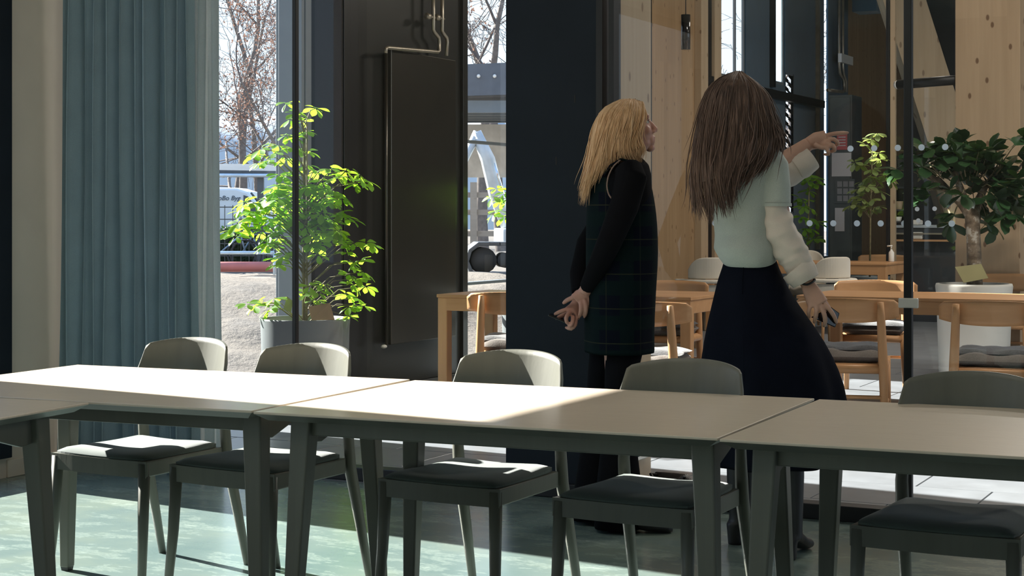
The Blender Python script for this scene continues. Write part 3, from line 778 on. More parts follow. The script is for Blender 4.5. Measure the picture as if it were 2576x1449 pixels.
# ---- white van
vp = gnd(585, 45.5)
vn = thing('van', 'white van with grey lettering parked behind the bicycle shed', 'van', (vp[0], vp[1], 0), YAW)
def side_prism(name, prof, y0, y1, mat, par, bev=0.0):
    mb = MB(); n = len(prof)
    vs = [(x, y0, z) for x, z in prof] + [(x, y1, z) for x, z in prof]
    mb.add(vs, [tuple(range(n)), tuple(range(n, 2 * n))[::-1]] + [((i + 1) % n, i, n + i, n + (i + 1) % n) for i in range(n)])
    return mb.build(name, mat, par, bevel=bev)
side_prism('body', [(-4.2, 0.3), (1.75, 0.3), (1.8, 0.75), (1.65, 1.05), (0.95, 1.22), (0.42, 1.90), (0.1, 2.0), (-4.1, 2.02), (-4.25, 1.7)], 0, 1.9, M['vanwhite'], vn, 0.07)
side_prism('side_window', [(0.30, 1.20), (0.84, 1.20), (0.42, 1.76), (0.30, 1.80)], -0.012, 0.01, M['carglass'], vn)
side_prism('windscreen', [(1.00, 1.23), (1.02, 1.25), (0.50, 1.88), (0.46, 1.86)], 0.15, 1.75, M['carglass'], vn)
for x in (-3.3, 1.0):
    mb = MB(); mb.tube([(x, -0.03, 0.33), (x, 0.2, 0.33)], 0.33, 20); mb.build('wheel', M['tyre'], vn)
txt = bpy.data.curves.new('lettering', 'FONT'); txt.body = 'GoBo Byg'; txt.size = 0.178; txt.shear = 0.25; txt.extrude = 0.004; txt.align_x = 'RIGHT'
t0_ = bpy.data.objects.new('lettering_curve', txt); COL.objects.link(t0_); bpy.context.view_layer.update()
txt.materials.append(M['letter'])
tme = bpy.data.meshes.new_from_object(t0_.evaluated_get(bpy.context.evaluated_depsgraph_get())); bpy.data.objects.remove(t0_)
to = bpy.data.objects.new('lettering', tme); COL.objects.link(to); to.parent = vn; to.rotation_euler = (PI / 2, 0, 0); to.location = (0.205, -0.012, 1.66)
to.location = (0.205, -0.012, 1.66)
# ---- bicycles in front of the shed rails
def bicycle(label, loc, rz, mat):
    t = thing('bicycle', label, 'bicycle', loc, rz, 'bicycles in the shed')
    for x in (-0.52, 0.52):
        mb = MB(); R, r, n = 0.34, 0.022, 24
        rs = [[(x + (R + r * math.cos(2 * PI * q / 6)) * math.cos(2 * PI * k / n), r * math.sin(2 * PI * q / 6), 0.36 + (R + r * math.cos(2 * PI * q / 6)) * math.sin(2 * PI * k / n)) for q in range(6)] for k in range(n + 1)]
        mb.rings(rs, False); w = mb.build('wheel', M['tyre'], t)
    for a, b in (((-0.52, 0, 0.36), (-0.12, 0, 0.36)), ((-0.12, 0, 0.36), (-0.28, 0, 0.92)), ((-0.52, 0, 0.36), (-0.24, 0, 0.80)), ((-0.12, 0, 0.36), (0.40, 0, 0.80)), ((-0.24, 0, 0.80), (0.36, 0, 0.88)), ((0.34, 0, 1.02), (0.52, 0, 0.36))):
        MB().tube([a, b], 0.02, 6).build('frame_tube', mat, t)
    MB().tube([(0.30, -0.30, 1.10), (0.36, 0, 1.04), (0.30, 0.30, 1.10)], 0.015, 6).build('handlebar', M['chrome'], t)
    MB().ell((-0.29, 0, 0.95), (0.13, 0.07, 0.04)).build('saddle', M['tyre'], t)
for i, (u, d, r) in enumerate(((560, 37.4, 12), (662, 38.4, -10), (740, 37.6, 15))):
    g = gnd(u, d)
    bicycle(('blue grey bicycle nearest the sheer curtain', 'bicycle beside the shed post', 'bicycle behind the sunlit plant, at the right end of the rack')[i], (g[0], g[1], 0), YAW + math.radians(r), M['bike'])
# ---- red pipe on the ground, pale board
a, b = at(380, 668, 36), at(720, 668, 36)
tag(MB().tube([(a.x, a.y, 0.14), (b.x, b.y, 0.14)], 0.11, 12).build('drain_pipe', M['redpipe']), 'long faded red drain pipe lying on the sand', 'pipe')
a, b = at(380, 636, 35.0), at(690, 633, 35.0)
tag(MB().tube([(a.x, a.y, 0.46), (b.x, b.y, 0.47)], 0.035, 8).tube([(a.x, a.y, 0.0), (a.x, a.y, 0.46)], 0.03, 6).tube([(b.x, b.y, 0.0), (b.x, b.y, 0.46)], 0.03, 6).build('barrier_rail', M['gutter']), 'pale blue barrier rail in front of the bicycles', 'rail')
# ---- canopy, fence and excavator behind the narrow window
M['fascia'] = plain('canopy_grey', (0.10, 0.11, 0.13), 0.5)
M['wood_out'] = timber('weathered_planks', (0.33, 0.29, 0.25), (0.26, 0.225, 0.19), lam=0.3, knots=0.2, rough=0.8, axis='X')
M['paleboard'] = plain('pale_site_board', (0.62, 0.60, 0.56), 0.8)
cp = gnd(1225, 26)
cy = thing('canopy', 'dark grey flat canopy over the building site in the narrow window', 'canopy', (cp[0], cp[1], 0), YAW)
MB().hexa([(-2.5, 0, 3.05), (2.5, 0, 3.20), (2.5, 4, 3.20), (-2.5, 4, 3.05)], [(-2.5, 0, 3.52), (2.5, 0, 3.72), (2.5, 4, 3.72), (-2.5, 4, 3.52)]).build('roof', M['fascia'], cy)
for i in range(5): MB().box((-2.5, 0.1 + i * 0.7, 2.86), (2.5, 0.2 + i * 0.7, 3.05)).build('joist', M['greyjamb'], cy)
for x in (-1.6, 2.2): MB().box((x - 0.1, 0.3, 0), (x + 0.1, 0.5, 3.0)).build('post', M['wood_out'], cy)
for x in (-0.13, 0.12): MB().ell((x, -0.03, 3.42), (0.03, 0.02, 0.03), None, 8, 6).build('lamp', M['plug'], cy)
MB().box((-2.4, 2.4, 1.9), (2.4, 2.5, 2.8)).build('back_wall', M['paleboard'], cy)
MB().box((0.35, 2.3, 0.4), (2.4, 2.4, 2.0)).build('back_wall', M['wood_out'], cy)
fp = gnd(1225, 25)
fn = thing('site_fence', 'weathered wooden fence with three rails in the narrow window', 'fence', (fp[0], fp[1], 0), YAW)
for z in (0.98, 1.30, 1.56): MB().box((-2.2, 0, z - 0.04), (2.2, 0.05, z + 0.04)).build('rail', M['wood_out'], fn)
for x in (-1.4, -0.20, 1.0): MB().box((x - 0.05, -0.05, 0), (x + 0.05, 0.06, 1.75)).build('post', M['wood_out'], fn)
ep = gnd(1292, 22)
M['exgrey'] = plain('excavator_paint', (0.52, 0.56, 0.58), 0.4, 0.1)
ex = thing('excavator', 'pale grey excavator with steel tracks half hidden by the navy pillar', 'excavator', (ep[0], ep[1], 0.46), YAW + 0.15)
tp = None; R, Lh = 0.21, 0.42
path = []
per = 2 * (2 * Lh) + 2 * PI * R; npad = 22
for i in range(npad):
    s = i / npad * per
    if s < 2 * Lh: p, a = (-Lh + s, 2 * R), 0
    elif s < 2 * Lh + PI * R: a = (s - 2 * Lh) / R; p = (Lh + R * math.sin(a), R + R * math.cos(a)); a = -a
    elif s < 4 * Lh + PI * R: q = s - 2 * Lh - PI * R; p = (Lh - q, 0); a = PI
    else: a = (s - 4 * Lh - PI * R) / R; p = (-Lh - R * math.sin(a), R - R * math.cos(a)); a = PI - a
    if tp is None: tp = MB().box((-0.085, -0.25, -0.02), (0.085, 0.25, 0.03)).build('track_pad', M['shed'], ex, bevel=0.01); o = tp
    else: o = tp.copy(); COL.objects.link(o); o.parent = ex
    o.location = (p[0], 0, p[1]); o.rotation_euler = (0, -a, 0)
for x in (-Lh, Lh, -0.14, 0.14): MB().tube([(x, -0.2, R), (x, 0.2, R)], R * 0.80 if abs(x) == Lh else 0.10, 16).build('track_wheel', M['tyre'], ex)
MB().box((-0.1, 0.3, 0.40), (1.3, 1.2, 0.62)).build('undercarriage', M['exgrey'], ex, bevel=0.03)
MB().tube([(0.05, 0.6, 0.55), (-0.15, 0.6, 1.10), (-0.26, 0.6, 1.55), (-0.42, 0.6, 1.92)], [0.10, 0.105, 0.10, 0.07], 10).build('boom', M['exgrey'], ex)
MB().tube([(-0.40, 0.6, 1.92), (-0.62, 0.6, 1.45), (-0.70, 0.6, 1.0)], [0.06, 0.05, 0.045], 8).build('dipper_arm', M['exgrey'], ex)
MB().tube([(-0.05, 0.55, 1.05), (-0.20, 0.55, 1.50)], 0.03, 8).build('ram', M['chrome'], ex)
side_prism('cab', [(0.45, 0.62), (1.3, 0.62), (1.3, 1.75), (0.6, 1.75)], 0.4, 1.2, M['exgrey'], ex, 0.04)

# dark leafy strip added to stand for the shade inside the bicycle shed
M['shade_strip'] = leafmat('shade_strip_leaf', (0.012, 0.028, 0.014), (0.025, 0.05, 0.022), (0.05, 0.12, 0.02), 0.2, 0.6)
hp = gnd(600, 43); hg = thing('shade_strip', 'low dark green leafy strip added for the shade inside the bicycle shed', 'shade_strip', (hp[0], hp[1], 0), YAW)
hm = MB(); rnd = random.Random(4)
hm.box((-5, -0.35, 0), (5, 0.35, 0.80))
for _ in range(5200):
    p = Vector((rnd.uniform(-5, 5), rnd.uniform(-0.42, 0.42), rnd.uniform(0, 0.95))); a = Vector((rnd.uniform(-1, 1), rnd.uniform(-1, 1), rnd.uniform(-1, 1))).normalized() * 0.06; c = a.orthogonal().normalized() * 0.035
    if abs(p.y) < 0.3 and p.z < 0.75: p.y = -0.38
    hm.add([p - a, p + c, p + a, p - c], [(0, 1, 2, 3)])
hm.build('shade_strip_foliage', M['shade_strip'], hg)['kind'] = 'stuff'
# ================================================================ PLANTS
M['leaf'] = leafmat('umbrella_leaf', (0.10, 0.22, 0.028), (0.17, 0.32, 0.045), (0.40, 0.70, 0.04), 0.58, 0.5)
M['leafpale'] = leafmat('reflection_pale_leaf', (0.15, 0.20, 0.07), (0.25, 0.31, 0.12), (0.4, 0.5, 0.12), 0.4, 0.45)  # leaf green paled to look like a reflection
M['leafdark'] = leafmat('rubber_leaf', (0.014, 0.042, 0.016), (0.028, 0.075, 0.026), (0.10, 0.22, 0.03), 0.10, 0.26)
M['stem'] = plain('green_brown_stem', (0.20, 0.17, 0.09), 0.8, 0, 0.3, 30)
def barkmat():
    k = N('mottled_bark'); c = k.co(); a = k.noise(c, 14, 4, 0.6); b = k.noise(c, 30, 3)
    col = k.ramp(a, [(0.38, (0.12, 0.085, 0.055)), (0.55, (0.24, 0.18, 0.125)), (0.62, (0.50, 0.45, 0.38))])
    return k.done(k.bsdf(col, 0.85, 0, k.bump(b, 0.5, 0.02)))
M['mottled'] = barkmat()
M['planter'] = plain('blue_grey_planter', (0.145, 0.165, 0.17), 0.55, 0, 0.06, 3)
M['planterw'] = plain('pale_planter', (0.52, 0.50, 0.45), 0.55, 0, 0.06, 3)
M['soil'] = plain('dark_soil', (0.045, 0.035, 0.028), 0.95, 0, 0.4, 30, 0.5)
M['gravel'] = plain('grey_pebbles', (0.30, 0.29, 0.27), 0.85, 0, 0.5, 60, 0.8)
M['card'] = plain('brown_cardboard', (0.42, 0.26, 0.13), 0.8, 0, 0.06)
M['cardolive'] = plain('olive_card', (0.27, 0.24, 0.11), 0.8, 0, 0.06)
M['taggreen'] = plain('green_plant_tag', (0.32, 0.40, 0.10), 0.5, 0, 0.1)
def leaf_mb(L, W, tip=0.25, fold=0.16, droop=0.18, n=6):
    mb = MB(); vs = []; 
    for i in range(n + 1):
        t = i / n
        w = W * 0.5 * max(0.03, (t ** 0.85) * (1 - t ** 4.5) / 0.60)
        z = -droop * L * t * t
        vs += [(L * t, -w, z + fold * w), (L * t, 0, z), (L * t, w, z + fold * w)]
    fs = []
    for i in range(n):
        b = i * 3; fs += [(b, b + 3, b + 4, b + 1), (b + 1, b + 4, b + 5, b + 2)]
    mb.add(vs, fs, True); return mb
class Leaves:
    def __init__(s, parent, off, mb, mat, name='leaf', most=300):
        s.p, s.off, s.mb, s.mat, s.name, s.most = parent, Vector(off), mb, mat, name, most
        s.o = None; s.n = 0; s.rest = MB()
    def put(s, pos, M3, sc=1.0):
        s.n += 1
        if s.n <= s.most:
            if s.o is None: s.o = s.mb.build(s.name, s.mat, s.p); o = s.o
            else: o = s.o.copy(); COL.objects.link(o)
            o.matrix_local = Matrix.Translation(Vector(pos) - s.off) @ (M3 * sc).to_4x4()
        else:
            s.rest.add([Vector(pos) + M3 @ (v * sc) for v in s.mb.v], s.mb.f, True)
    def end(s):
        if s.rest.v:
            r = s.rest.build('foliage', s.mat, s.p, s.off); r['kind'] = 'stuff'
def basis(x, up):
    x = x.normalized(); y = up.cross(x)
    if y.length < 1e-4: y = x.orthogonal()
    y.normalize(); z = x.cross(y); return Matrix((x, y, z)).transposed()
def umbrella_plant(label, clusters, d, du, trunk, pot, L, mat, seed, group, leaflets=6, depth=0.18, stake=True, pots=None):
    rnd = random.Random(seed)
    pu, pv, r, h = pot; s = FPX / d
    base = at(pu, pv, d); base.z = 0
    t = thing('umbrella_plant', label, 'plant', base, 0, group)
    pots = pots or M['planter']
    MB().lathe([(r * 0.90, 0.0), (r * 0.93, 0.02), (r * 0.985, h - 0.05), (r, h - 0.012), (r, h), (r - 0.014, h), (r - 0.016, h - 0.05)], 40, base).build('pot', pots, t, base)
    MB().lathe([(r - 0.013, h - 0.045), (r * 0.5, h - 0.032), (0.001, h - 0.028)], 40, base, cap=False).build('soil', M['soil'], t, base)
    tp = [Vector((at(u, v, d).x, at(u, v, d).y, at(u, v, d).z)) for u, v in trunk]; tp[0] = Vector((tp[0].x, tp[0].y, h - 0.05))
    MB().tube(tp, [0.011] + [0.009] * (len(tp) - 2) + [0.004], 8).build('stem', M['stem'], t, base)
    br = MB(); lv = Leaves(t, base, leaf_mb(L, L * 0.52, 0.42), mat)
    def tr(z):
        for a, b in zip(tp, tp[1:]):
            if a.z <= z <= b.z: return a + (b - a) * ((z - a.z) / max(1e-6, b.z - a.z))
        return tp[-1] if z > tp[-1].z else tp[0]
    for (u, v) in clusters:
        dd = d + rnd.uniform(-depth, depth) * 0.9
        c = at(u, v, dd); far = (c - tr(c.z)); fl = Vector((far.x, far.y, 0)).length
        root = tr(c.z - 0.10 - 0.25 * fl)
        mid = root * 0.45 + c * 0.55 + Vector((0, 0, 0.03 + 0.10 * fl))
        br.tube([root, mid, c], [0.004, 0.003, 0.0018], 5, cap=False)
        out = (c - root).normalized() if (c - root).length > 1e-3 else Vector((0, 0, 1))
        up = (Vector((rnd.uniform(-.6, .6), rnd.uniform(-.6, .6), 1.0)) + out * 0.4).normalized()
        B = basis(up.orthogonal(), up); a0 = rnd.uniform(0, 6.28)
        for q in range(leaflets):
            an = a0 + 2 * PI * q / leaflets + rnd.uniform(-.2, .2)
            dirv = (B @ Vector((math.cos(an), math.sin(an), 0))) 
            dirv = (dirv + up * rnd.uniform(-0.55, 0.15)).normalized()
            n2 = (up + Vector((rnd.uniform(-.3, .3), rnd.uniform(-.3, .3), 0))).normalized()
            lv.put(c + dirv * 0.012, basis(dirv, n2), rnd.uniform(0.75, 1.15))
    br.build('branches', M['stem'], t, base)['kind'] = 'stuff'
    lv.end()
    return t, base
P1 = [(722,258),(745,285),(795,272),(730,300),(760,305),(770,330),(720,340),(745,345),(735,372),(775,380),(700,365),(655,375),(640,390),(690,385),(668,405),(650,410),(720,400),(775,415),(800,430),(830,425),(870,430),(905,440),(925,455),(900,462),(845,445),(810,455),(720,440),(735,430),(700,465),(725,465),(690,475),(745,480),(775,470),(790,480),(815,475),(840,480),(860,500),(835,510),(800,510),(770,505),(740,510),(700,500),(665,500),(635,510),(655,525),(690,520),(720,530),(610,530),(625,545),(600,560),(580,580),(640,545),(680,550),(705,555),(735,550),(780,540),(810,535),(850,535),(865,545),(840,560),(800,565),(770,570),(660,580),(680,590),(700,580),(670,610),(690,620),(780,590),(820,585),(850,580),(780,610),(810,605),(700,650),(715,640),(705,665),(790,625),(800,640),
      (860,610),(890,610),(920,610),(935,615),(870,635),(905,655),(885,660),(915,685),(880,690),(900,700),(890,715),(920,720),(870,740),(900,750),(880,770),(915,770),(875,795),(640,770),(660,760),(690,750),(622,765),(675,780),(780,720),(800,735),(815,715),(770,740),(795,755)]
rj = random.Random(77); P1 = P1 + [(u + rj.uniform(-24, 24), v + rj.uniform(-16, 16)) for u, v in P1 if 430 < v < 625 and u < 870]
t1, b1 = umbrella_plant('tall sunlit umbrella plant in a big blue grey pot behind the left mullion', P1, 10.3, 0, [(765, 800), (764, 650), (766, 480), (765, 330), (750, 275)], (768, 800, 0.277, 0.628), 0.078, M['leaf'], 3, 'umbrella plants', 7)
# stake, cardboard note and green tag in the pot
a, b = at(772, 800, 10.28), at(772, 310, 10.28)
MB().tube([(a.x, a.y, 0.58), b], 0.006, 6).build('stake', M['stem'], t1, b1)
def card(parent, off, pts, d, mat, name, tilt=0.06):
    ps = [at(u, v, d + (tilt if i > 1 else 0)) for i, (u, v) in enumerate(pts)]
    n = (ps[1] - ps[0]).cross(ps[3] - ps[0]).normalized() * 0.004
    mb = MB(); mb.add(ps + [p + n for p in ps], [(3, 2, 1, 0), (4, 5, 6, 7), (0, 1, 5, 4), (1, 2, 6, 5), (2, 3, 7, 6), (3, 0, 4, 7)])
    return mb.build(name, mat, parent, off)
card(t1, b1, [(784, 806), (842, 805), (830, 763), (776, 772)], 10.1, M['card'], 'cardboard_note')
card(t1, b1, [(713, 778), (732, 786), (737, 758), (722, 746)], 10.13, M['taggreen'], 'plant_tag', 0.03)
P2 = [(1250,475),(1265,488),(1240,495),(1275,500),(1258,505),(1255,530),(1240,540),(1270,545),(1300,470),(1330,450),(1340,500),(1310,520),(1360,480),(1330,540)]
umbrella_plant('sunlit umbrella plant mostly hidden behind the navy pillar', P2, 13.55, 0, [(1335, 760), (1335, 600), (1335, 440)], (1335, 760, 0.24, 0.62), 0.095, M['leaf'], 5, 'umbrella plants')
P3 = [(2022,432),(2040,440),(2055,450),(2030,455),(2048,462),(2015,500),(2030,505),(2022,520),(2040,525),(2018,545),(2035,550),(2055,560),(2025,575),(2042,580),(2012,590),(2030,600),(2050,600),(2035,480)]
umbrella_plant('dark green umbrella plant behind the pointing woman\'s elbow', P3, 20.0, 0, [(2034, 650), (2034, 560), (2036, 440)], (2034, 650, 0.22, 0.60), 0.13, M['leaf'], 7, 'umbrella plants')
P4 = [(2205,335),(2192,350),(2180,365),(2210,385),(2190,395),(2162,415),(2150,408),(2215,402),(2195,425),(2185,445),(2202,452),(2170,457),(2160,475),(2180,470),(2200,470),(2215,482),(2150,495),(2170,500),(2195,500),(2145,515),(2165,520),(2185,525),(2205,520),(2228,440),(2238,452)]  # pale plant modelled to stand for a reflection in the glass
umbrella_plant('pale yellow green umbrella plant standing for a reflection before the far timber wall', P4, 18.6, 0, [(2188, 650), (2190, 520), (2196, 345)], (2188, 650, 0.22, 0.58), 0.12, M['leafpale'], 9, 'umbrella plants')
# ---- rubber fig with a thick mottled trunk
DF = 12.62
fb_ = at(2450, 712, DF); fb_.z = 0
fg = thing('rubber_fig', 'dark leaved fig tree with a thick mottled trunk in a pale round pot', 'plant', fb_)
r, h = 0.285, 0.745
MB().lathe([(r * 0.86, 0), (r * 0.9, 0.03), (r * 0.97, h - 0.1), (r, h - 0.02), (r - 0.006, h), (r - 0.03, h), (r - 0.034, h - 0.05)], 44, fb_).build('pot', M['planterw'], fg, fb_)
MB().lathe([(r - 0.033, h - 0.03), (r * 0.4, h - 0.022), (0.001, h - 0.02)], 40, fb_).build('pebbles', M['gravel'], fg, fb_)
A = lambda u, v, dd=0: at(u, v, DF + dd)
tk = MB()
tk.tube([Vector((A(2452, 700).x, A(2452, 700).y, h - 0.03)), A(2451, 660), A(2449, 600), A(2446, 550), A(2444, 520)], [0.062, 0.056, 0.053, 0.056, 0.06], 12)
tk.tube([A(2446, 548), A(2418, 510), A(2385, 480), A(2362, 455), A(2335, 440)], [0.045, 0.036, 0.030, 0.026, 0.012], 10)
tk.tube([A(2446, 545), A(2462, 505, .03), A(2478, 470, .05), A(2510, 440, .05)], [0.045, 0.034, 0.024, 0.010], 10)
tk.tube([A(2440, 535), A(2418, 480, .05), A(2404, 440, .06), A(2400, 400, .06)], [0.036, 0.028, 0.022, 0.009], 10)
tk.tube([A(2478, 470, .05), A(2540, 455, 0), A(2580, 400, 0)], [0.018, 0.012, 0.006], 8)
tk.build('trunk', M['mottled'], fg, fb_)
lf = Leaves(fg, fb_, leaf_mb(0.15, 0.105, 0.36, 0.15, 0.2), M['leafdark'])
FC = [(2300,388),(2330,380),(2360,400),(2382,372),(2400,385),(2415,365),(2440,380),(2470,400),(2490,380),(2500,410),(2530,410),(2540,440),(2560,390),(2574,345),(2552,362),(2560,450),(2530,470),(2500,450),(2470,440),(2440,430),(2410,430),(2380,425),(2350,430),(2320,420),(2300,410),(2262,428),(2330,478),(2312,490),(2390,478),(2420,490),(2450,505),(2480,500),(2510,500),(2540,510),(2560,500),(2580,520),(2500,530),(2470,530),(2520,545),(2550,540),(2402,540),(2393,562),(2485,560),(2500,568),(2572,430),(2360,395),(2420,405),(2455,410),(2485,425),(2515,435),(2425,448),(2450,442),(2480,456),(2440,402),(2402,402),(2382,402),(2462,382),(2425,425),(2465,425),(2495,470),(2450,470),(2525,490),(2555,470)]
rnd = random.Random(12); twg = MB()
for (u, v) in FC:
    c = A(u, v, rnd.uniform(-0.22, 0.22)); hub = A(2440 + (u - 2440) * 0.55, 470 + (v - 470) * 0.4, 0)
    twg.tube([hub, (hub + c) / 2 + Vector((0, 0, 0.02)), c], [0.006, 0.004, 0.002], 5, cap=False)
    out = (c - A(2440, 480)).normalized()
    for q in range(9 if v < 530 else 5):
        dv = (out * 0.5 + Vector((rnd.uniform(-1, 1), rnd.uniform(-1, 1), rnd.uniform(-0.75, 0.55)))).normalized()
        lf.put(c, basis(dv, (Vector((rnd.uniform(-.5, .5), rnd.uniform(-.5, .5), 1))).normalized()), rnd.uniform(0.75, 1.1))
lf.end(); twg.build('twigs', M['stem'], fg, fb_)['kind'] = 'stuff'
card(fg, fb_, [(2424, 712), (2486, 700), (2468, 664), (2402, 672)], DF - 0.18, M['cardolive'], 'card_note', 0.05)
# ================================================================ CANTEEN FITTINGS
XR = XF + 0.035
rd = thing('radiator', 'tall flat charcoal radiator with steel pipes on the dark panel', 'radiator', (XR, 11.1, 0))
ro = (XR, 11.1, 0)
ya, yb = onX(980, 500, XR + 0.03).y, onX(1143, 500, XR + 0.03).y
zt = onX(1060, 138, XR + .03).z; zb_ = onX(975, 868, XR + .03).z
MB().box((XR, ya, zb_), (XR + 0.045, yb, zt)).build('panel', M['radiator'], rd, ro, bevel=0.006)
XP = XR + 0.07
R_ = lambda u, v: onX(u, v, XP)
MB().tube([R_(1090, -40), R_(1090, 75), R_(1093, 82), R_(1104, 95), R_(1105, 105), R_(1105, 128), R_(1101, 131), R_(1090, 130), R_(975, 120), R_(971, 122), R_(970, 134)], 0.0145, 10).build('pipe', M['steelpipe'], rd, ro)
MB().tube([R_(1113, -40), R_(1112, 78), R_(1115, 84), R_(1124, 96), R_(1125, 106), R_(1123, 140)], 0.0145, 10).build('pipe', M['steelpipe'], rd, ro)
for u, v in ((1090, 44), (1113, 47)):
    p = R_(u, v)
    MB().tube([p + Vector((0.0, -0.10, 0)), p + Vector((0, -0.055, 0))], [0.026, 0.022], 10).tube([p + Vector((0, -0.055, 0)), p + Vector((0, 0.03, 0))], 0.008, 8).build('valve', M['steelpipe'], rd, ro)
p = R_(971, 136); q = R_(972, 868)
MB().tube([p, q], 0.012, 8).build('drop_pipe', M['radiator'], rd, ro)
MB().ell(R_(966, 872), (0.02, 0.03, 0.015)).build('bracket', M['plug'], rd, ro)
# second riser far down the facade, beside the notice cupboard
XQ = XF + 0.10
S_ = lambda u, v: onX(u, v, XQ)
r2 = thing('heating_pipes', 'thin steel heating pipes high on the far navy wall beside the bright slit', 'pipe', (XQ, 23, 0)); o2 = (XQ, 23, 0)
MB().tube([S_(2111, -30), S_(2111, 165), S_(2113, 185), S_(2122, 200), S_(2124, 225), S_(2120, 231), S_(2082, 227)], 0.022, 8).build('pipe', M['steelpipe'], r2, o2)
MB().tube([S_(2120, -30), S_(2120, 168), S_(2122, 186), S_(2128, 205), S_(2128, 232)], 0.022, 8).build('pipe', M['steelpipe'], r2, o2)
p = S_(2123, 150); MB().box((p.x, p.y - 0.3, p.z - 0.06), (p.x + 0.05, p.y + 0.3, p.z + 0.06)).build('valve_box', M['plug'], r2, o2)
# notice cupboard with papers
def facing(u0, v0, u1, v1, Y, dy, mat, name, par=None, off=None, bev=0.0):
    a, b = onY(u0, v1, Y), onY(u1, v0, Y)
    return MB().box((a.x, Y, a.z), (b.x, Y + dy, b.z)).build(name, mat, par, off, bevel=bev)
YN = 21.3
M['cupboard'] = plain('grey_green_cupboard', (0.085, 0.10, 0.10), 0.5)
M['paper'] = plain('white_paper', (0.56, 0.54, 0.54), 0.8, 0, 0.04, 2)
M['cellgrey'] = plain('grey_paper', (0.26, 0.26, 0.27), 0.8)
M['redpaper'] = plain('red_paper', (0.50, 0.13, 0.13), 0.7, 0, 0.05, 3)
a = onY(2084, 240, YN); b = onY(2143, 240, YN)
cb = thing('cupboard', 'tall narrow dark cupboard carrying papers, behind the pointing hand', 'cupboard', (a.x, YN, 0))
MB().box((a.x, YN, 0), (b.x, YN + 0.5, a.z)).build('carcass', M['cupboard'], cb, (a.x, YN, 0), bevel=0.006)
MB().box(((a.x * .93 + b.x * .07), YN - 0.018, 0.1), ((a.x * .07 + b.x * .93), YN - 0.001, a.z - 0.03)).build('door', M['cupboard'], cb, (a.x, YN, 0), bevel=0.004)
def sheet(u0, v0, u1, v1, mat, label, extra=None):
    a, b = onY(u0, v1, YN - 0.03), onY(u1, v0, YN - 0.03)
    o = MB().box((a.x, YN - 0.026, a.z), (b.x, YN - 0.02, b.z)).build('paper_sheet', mat)
    tag(o, label, 'paper', 'papers on the dark cupboard')
    return o
s1 = sheet(2105, 335, 2131, 377, M['redpaper'], 'red paper sheet at the tip of the pointing finger')
for i in range(4):
    a, b = onY(2109, 344 + i * 7, YN - 0.03), onY(2127, 346 + i * 7, YN - 0.03)
    MB().box((a.x, YN - 0.028, b.z), (b.x, YN - 0.0255, a.z)).build('printed_line', M['paper'], s1)
sheet(2092, 384, 2141, 444, M['paper'], 'wide white paper sheet under the red one')
s3 = sheet(2100, 450, 2150, 512, M['cupboard'], 'dark year planner sheet with rows of white cells')
for r in range(3):
    for c in range(3):
        u0, v0 = 2106 + c * 15, 456 + r * 18
        a, b = onY(u0, v0 + 14, YN - 0.03), onY(u0 + 12, v0, YN - 0.03)
        MB().box((a.x, YN - 0.028, a.z), (b.x, YN - 0.0255, b.z)).build('cell', M['cellgrey'], s3)
sheet(2100, 523, 2124, 582, M['paper'], 'narrow white paper sheet lowest on the cupboard')
# fan coil box
a = onY(2143, 30, 23.0)
bx = MB().box((max(a.x, XF + 0.02), 23.0, a.z), (onY(2205, 30, 23.0).x, 23.4, 4.99)).build('air_unit', M['navy_curtain'], bevel=0.01)
tag(bx, 'dark blue air unit hanging at the top of the far timber wall', 'air unit')
# far glazed screen with timber post
YS = 18.9
fs_ = MB(); a = onY(2233, 500, YS); fs_.box((a.x - 0.02, YS, 0), (a.x + 0.02, YS + 0.05, 5.0))
scr = struct(fs_.build('window_11', M['black'], bevel=0.003))
MB().box((a.x + 0.03, YS, 0), (a.x + 0.085, YS + 0.06, 5.0)).build('timber_post', M['cltpale'], scr)
MB().quad((a.x + 0.085, YS, 0), (-2.0, YS, 0), (-2.0, YS, 4.6), (a.x + 0.085, YS, 4.6)).build('glass_pane', M['glass'], scr)
for u, v in ((2307, 526), (2351, 525), (2310, 555), (2372, 552)):
    p = onY(u, v, YS - 0.004); o = dmesh.copy(); COL.objects.link(o); o.parent = scr; o.location = p; o.scale = (2.0, 1, 2.0)
# diagonal glulam braces
def beam(name, p, q, w, dep, mat):
    p, q = Vector(p), Vector(q); x = (q - p); L = x.length; x.normalize(); y = FW.copy(); z = x.cross(y).normalized()
    mb = MB(); vs = [p + x * (L * i) + z * (w / 2 * j) + y * (dep * k) for i in (0, 1) for j in (-1, 1) for k in (0, 1)]
    mb.add(vs, [(0, 1, 3, 2), (4, 6, 7, 5), (0, 4, 5, 1), (2, 3, 7, 6), (0, 2, 6, 4), (1, 5, 7, 3)])
    c = (p + q) / 2; o = mb.build(name, mat, None, c, bevel=0.004); return o
M['cltd'] = timber('brace_timber', (0.48, 0.36, 0.24), (0.40, 0.29, 0.18), knots=0.6, kscale=3.0)
struct(beam('beam_brace', at(2228, -150, 20.2), at(2478, 640, 20.2), 0.50, 0.3, M['cltd']))
struct(beam('beam_brace', at(2360, 380, 20.9), at(2425, 640, 20.9), 0.30, 0.3, M['cltd']))
